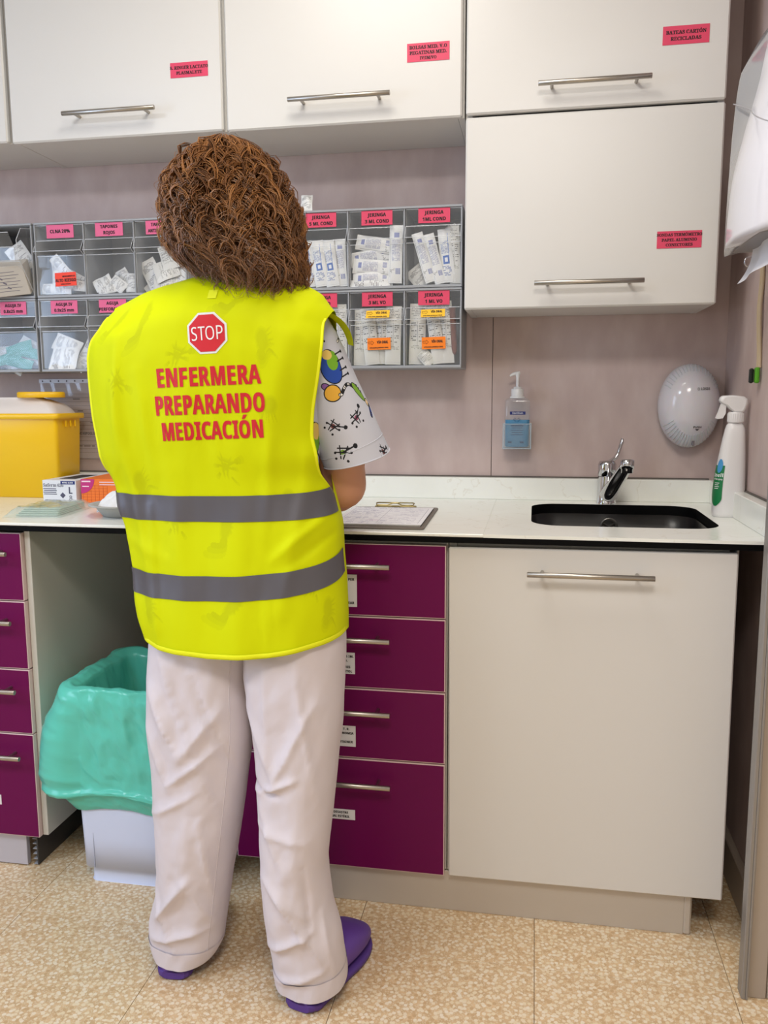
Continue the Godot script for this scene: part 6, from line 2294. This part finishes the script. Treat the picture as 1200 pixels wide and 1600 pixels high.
	g.tri(bend.call(Vector3(0.582, 1.105, 0.001)), bend.call(Vector3(0.588, 1.1005, 0.001)), bend.call(Vector3(0.594, 1.105, 0.001)))
	part(t, "print", g.done(), M.ink)
	g = Geo.new()
	g.box(Vector3(0.5835, 1.068, 0.072), Vector3(0.006, 0.018, 0.012), 0.002, Transform3D())
	part(t, "spout", g.done(), plain_mat(Color8(120, 112, 114), 0.4))
	# towel dispenser on the side wall
	t = thing("towel_dispenser", "white paper towel dispenser on the side wall", "dispenser", Vector3(0.6, 1.48, 0.6))
	# distance of the front from the wall against height: at the far edge, along the ridge and at the near edge
	var far := [[1.455, 0.100], [1.50, 0.107], [1.63, 0.107], [1.74, 0.107], [1.815, 0.104], [1.865, 0.098], [1.895, 0.082], [1.938, 0.058], [1.962, 0.04], [1.965, 0.004]]
	var ridge := [[1.455, 0.122], [1.487, 0.130], [1.554, 0.129], [1.628, 0.123], [1.725, 0.103], [1.808, 0.083], [1.843, 0.077], [1.885, 0.070], [1.93, 0.056], [1.95, 0.038], [1.955, 0.004]]
	var zn := 0.775
	var zr := 0.565
	var zf := 0.435
	var glossy := plain_mat(Color8(226, 224, 230), 0.09)
	var front := func(y: float, z: float) -> float:
		if z <= zr:
			return lerpf(table(far, y), table(ridge, y), (z - zf) / (zr - zf))
		var k := (z - zr) / (zn - zr)
		return table(ridge, y) * (1.0 + 0.05 * sin(k * PI) - 0.17 * k * k)
	g = Geo.new()
	var rr := []
	for k in 31:
		var z := lerpf(zf, zr, k / 15.0) if k <= 15 else lerpf(zr, zn, (k - 15) / 15.0)
		var edge := mini(k, 30 - k)
		var tuck: float = [0.010, 0.003, 0.0006][edge] if edge < 3 else 0.0
		var ring := PackedVector3Array()
		for i in 40:
			var y := lerpf(1.491 + tuck, 1.964, i / 39.0)
			ring.append(Vector3(0.671 - maxf(front.call(y, z) - tuck, 0.002), y, z))
		ring.append(Vector3(0.671, 1.964, z))
		ring.append(Vector3(0.671, 1.52, z))
		ring.append(Vector3(0.671 - 0.05, 1.506, z))
		ring.reverse()
		rr.append(ring)
	var split := 15
	g.loft(rr.slice(split), true, true, true)
	var cover := part(t, "cover", g.done(), glossy)
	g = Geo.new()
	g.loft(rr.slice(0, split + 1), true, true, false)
	part(t, "far_facet", g.done(), plain_mat(Color8(150, 150, 153), 0.10), "grey glossy far facet")  # far facet of the front, a darker grey than the facet past the ridge
	g = Geo.new()
	var groove := []
	for k in 25:
		var z := lerpf(zf + 0.004, zn - 0.004, k / 24.0)
		var y := 1.812 - 0.42 * (z - zf)
		groove.append(Vector3(0.671 - front.call(y, z) + 0.0008, y, z))
	g.tube(groove, 0.0014, 8)
	part(cover, "seam", g.done(), plain_mat(Color8(160, 158, 162), 0.3))
	g = Geo.new()
	g.box(Vector3(0.612, 1.502, 0.60), Vector3(0.09, 0.014, 0.24), 0.003)
	part(t, "chute", g.done(), plain_mat(Color8(150, 146, 146), 0.5))
	g = Geo.new()
	sheet(func(u, v):
		var z := lerpf(0.52, 0.72, u)
		var drop: float = v * lerpf(0.074, 0.058, u)
		return Vector3(0.604 + 0.004 * sin(u * 9.0) - 0.030 * v * v * (1.0 - u * 0.4), 1.498 - drop, z + 0.012 * v), 16, 12, g, false)
	single("paper_towel", g.done(), plain_mat(Color8(234, 232, 236), 0.85), "sheet of white paper towel hanging out of the dispenser", "paper")
	# hook, cord and clip on the side wall
	g = Geo.new()
	var hook := []
	for k in 12:
		var a := PI * 0.5 + k * PI * 1.25 / 11.0
		hook.append(Vector3(0.655 + 0.009 * cos(a), 1.507 + 0.011 * sin(a), 0.268))
	hook.push_front(Vector3(0.672, 1.519, 0.268))
	g.tube(hook, 0.0022, 8)
	single("wall_hook", g.done(), M.chrome, "small chrome hook on the side wall below the towel dispenser", "hook")
	g = Geo.new()
	var cord := []
	for k in 16:
		var v := k / 15.0
		cord.append(Vector3(0.666 + 0.002 * sin(v * 9.0), lerpf(1.50, 1.256, v), 0.352 + 0.018 * v + 0.002 * sin(v * 14.0)))
	g.tube(cord, 0.0042, 8)
	cord = cord.map(func(p): return p + Vector3(-0.003, 0, -0.006))
	g.tube(cord, 0.003, 8)
	single("cord", g.done(), plain_mat(Color8(196, 176, 146), 0.8), "beige twisted cord hanging on the side wall", "cord")
	t = thing("cord_clip", "black and green clip at the end of the beige cord", "clip", Vector3(0.66, 1.22, 0.372))
	g = Geo.new()
	g.box(Vector3(0.6515, 1.238, 0.366), Vector3(0.009, 0.034, 0.014), 0.003, Transform3D())
	part(t, "jaw", g.done(), plain_mat(Color8(18, 26, 16), 0.4), "black jaw")
	g = Geo.new()
	g.box(Vector3(0.6625, 1.239, 0.3705), Vector3(0.010, 0.036, 0.018), 0.003)
	part(t, "jaw", g.done(), plain_mat(Color8(84, 160, 30), 0.4), "green jaw")
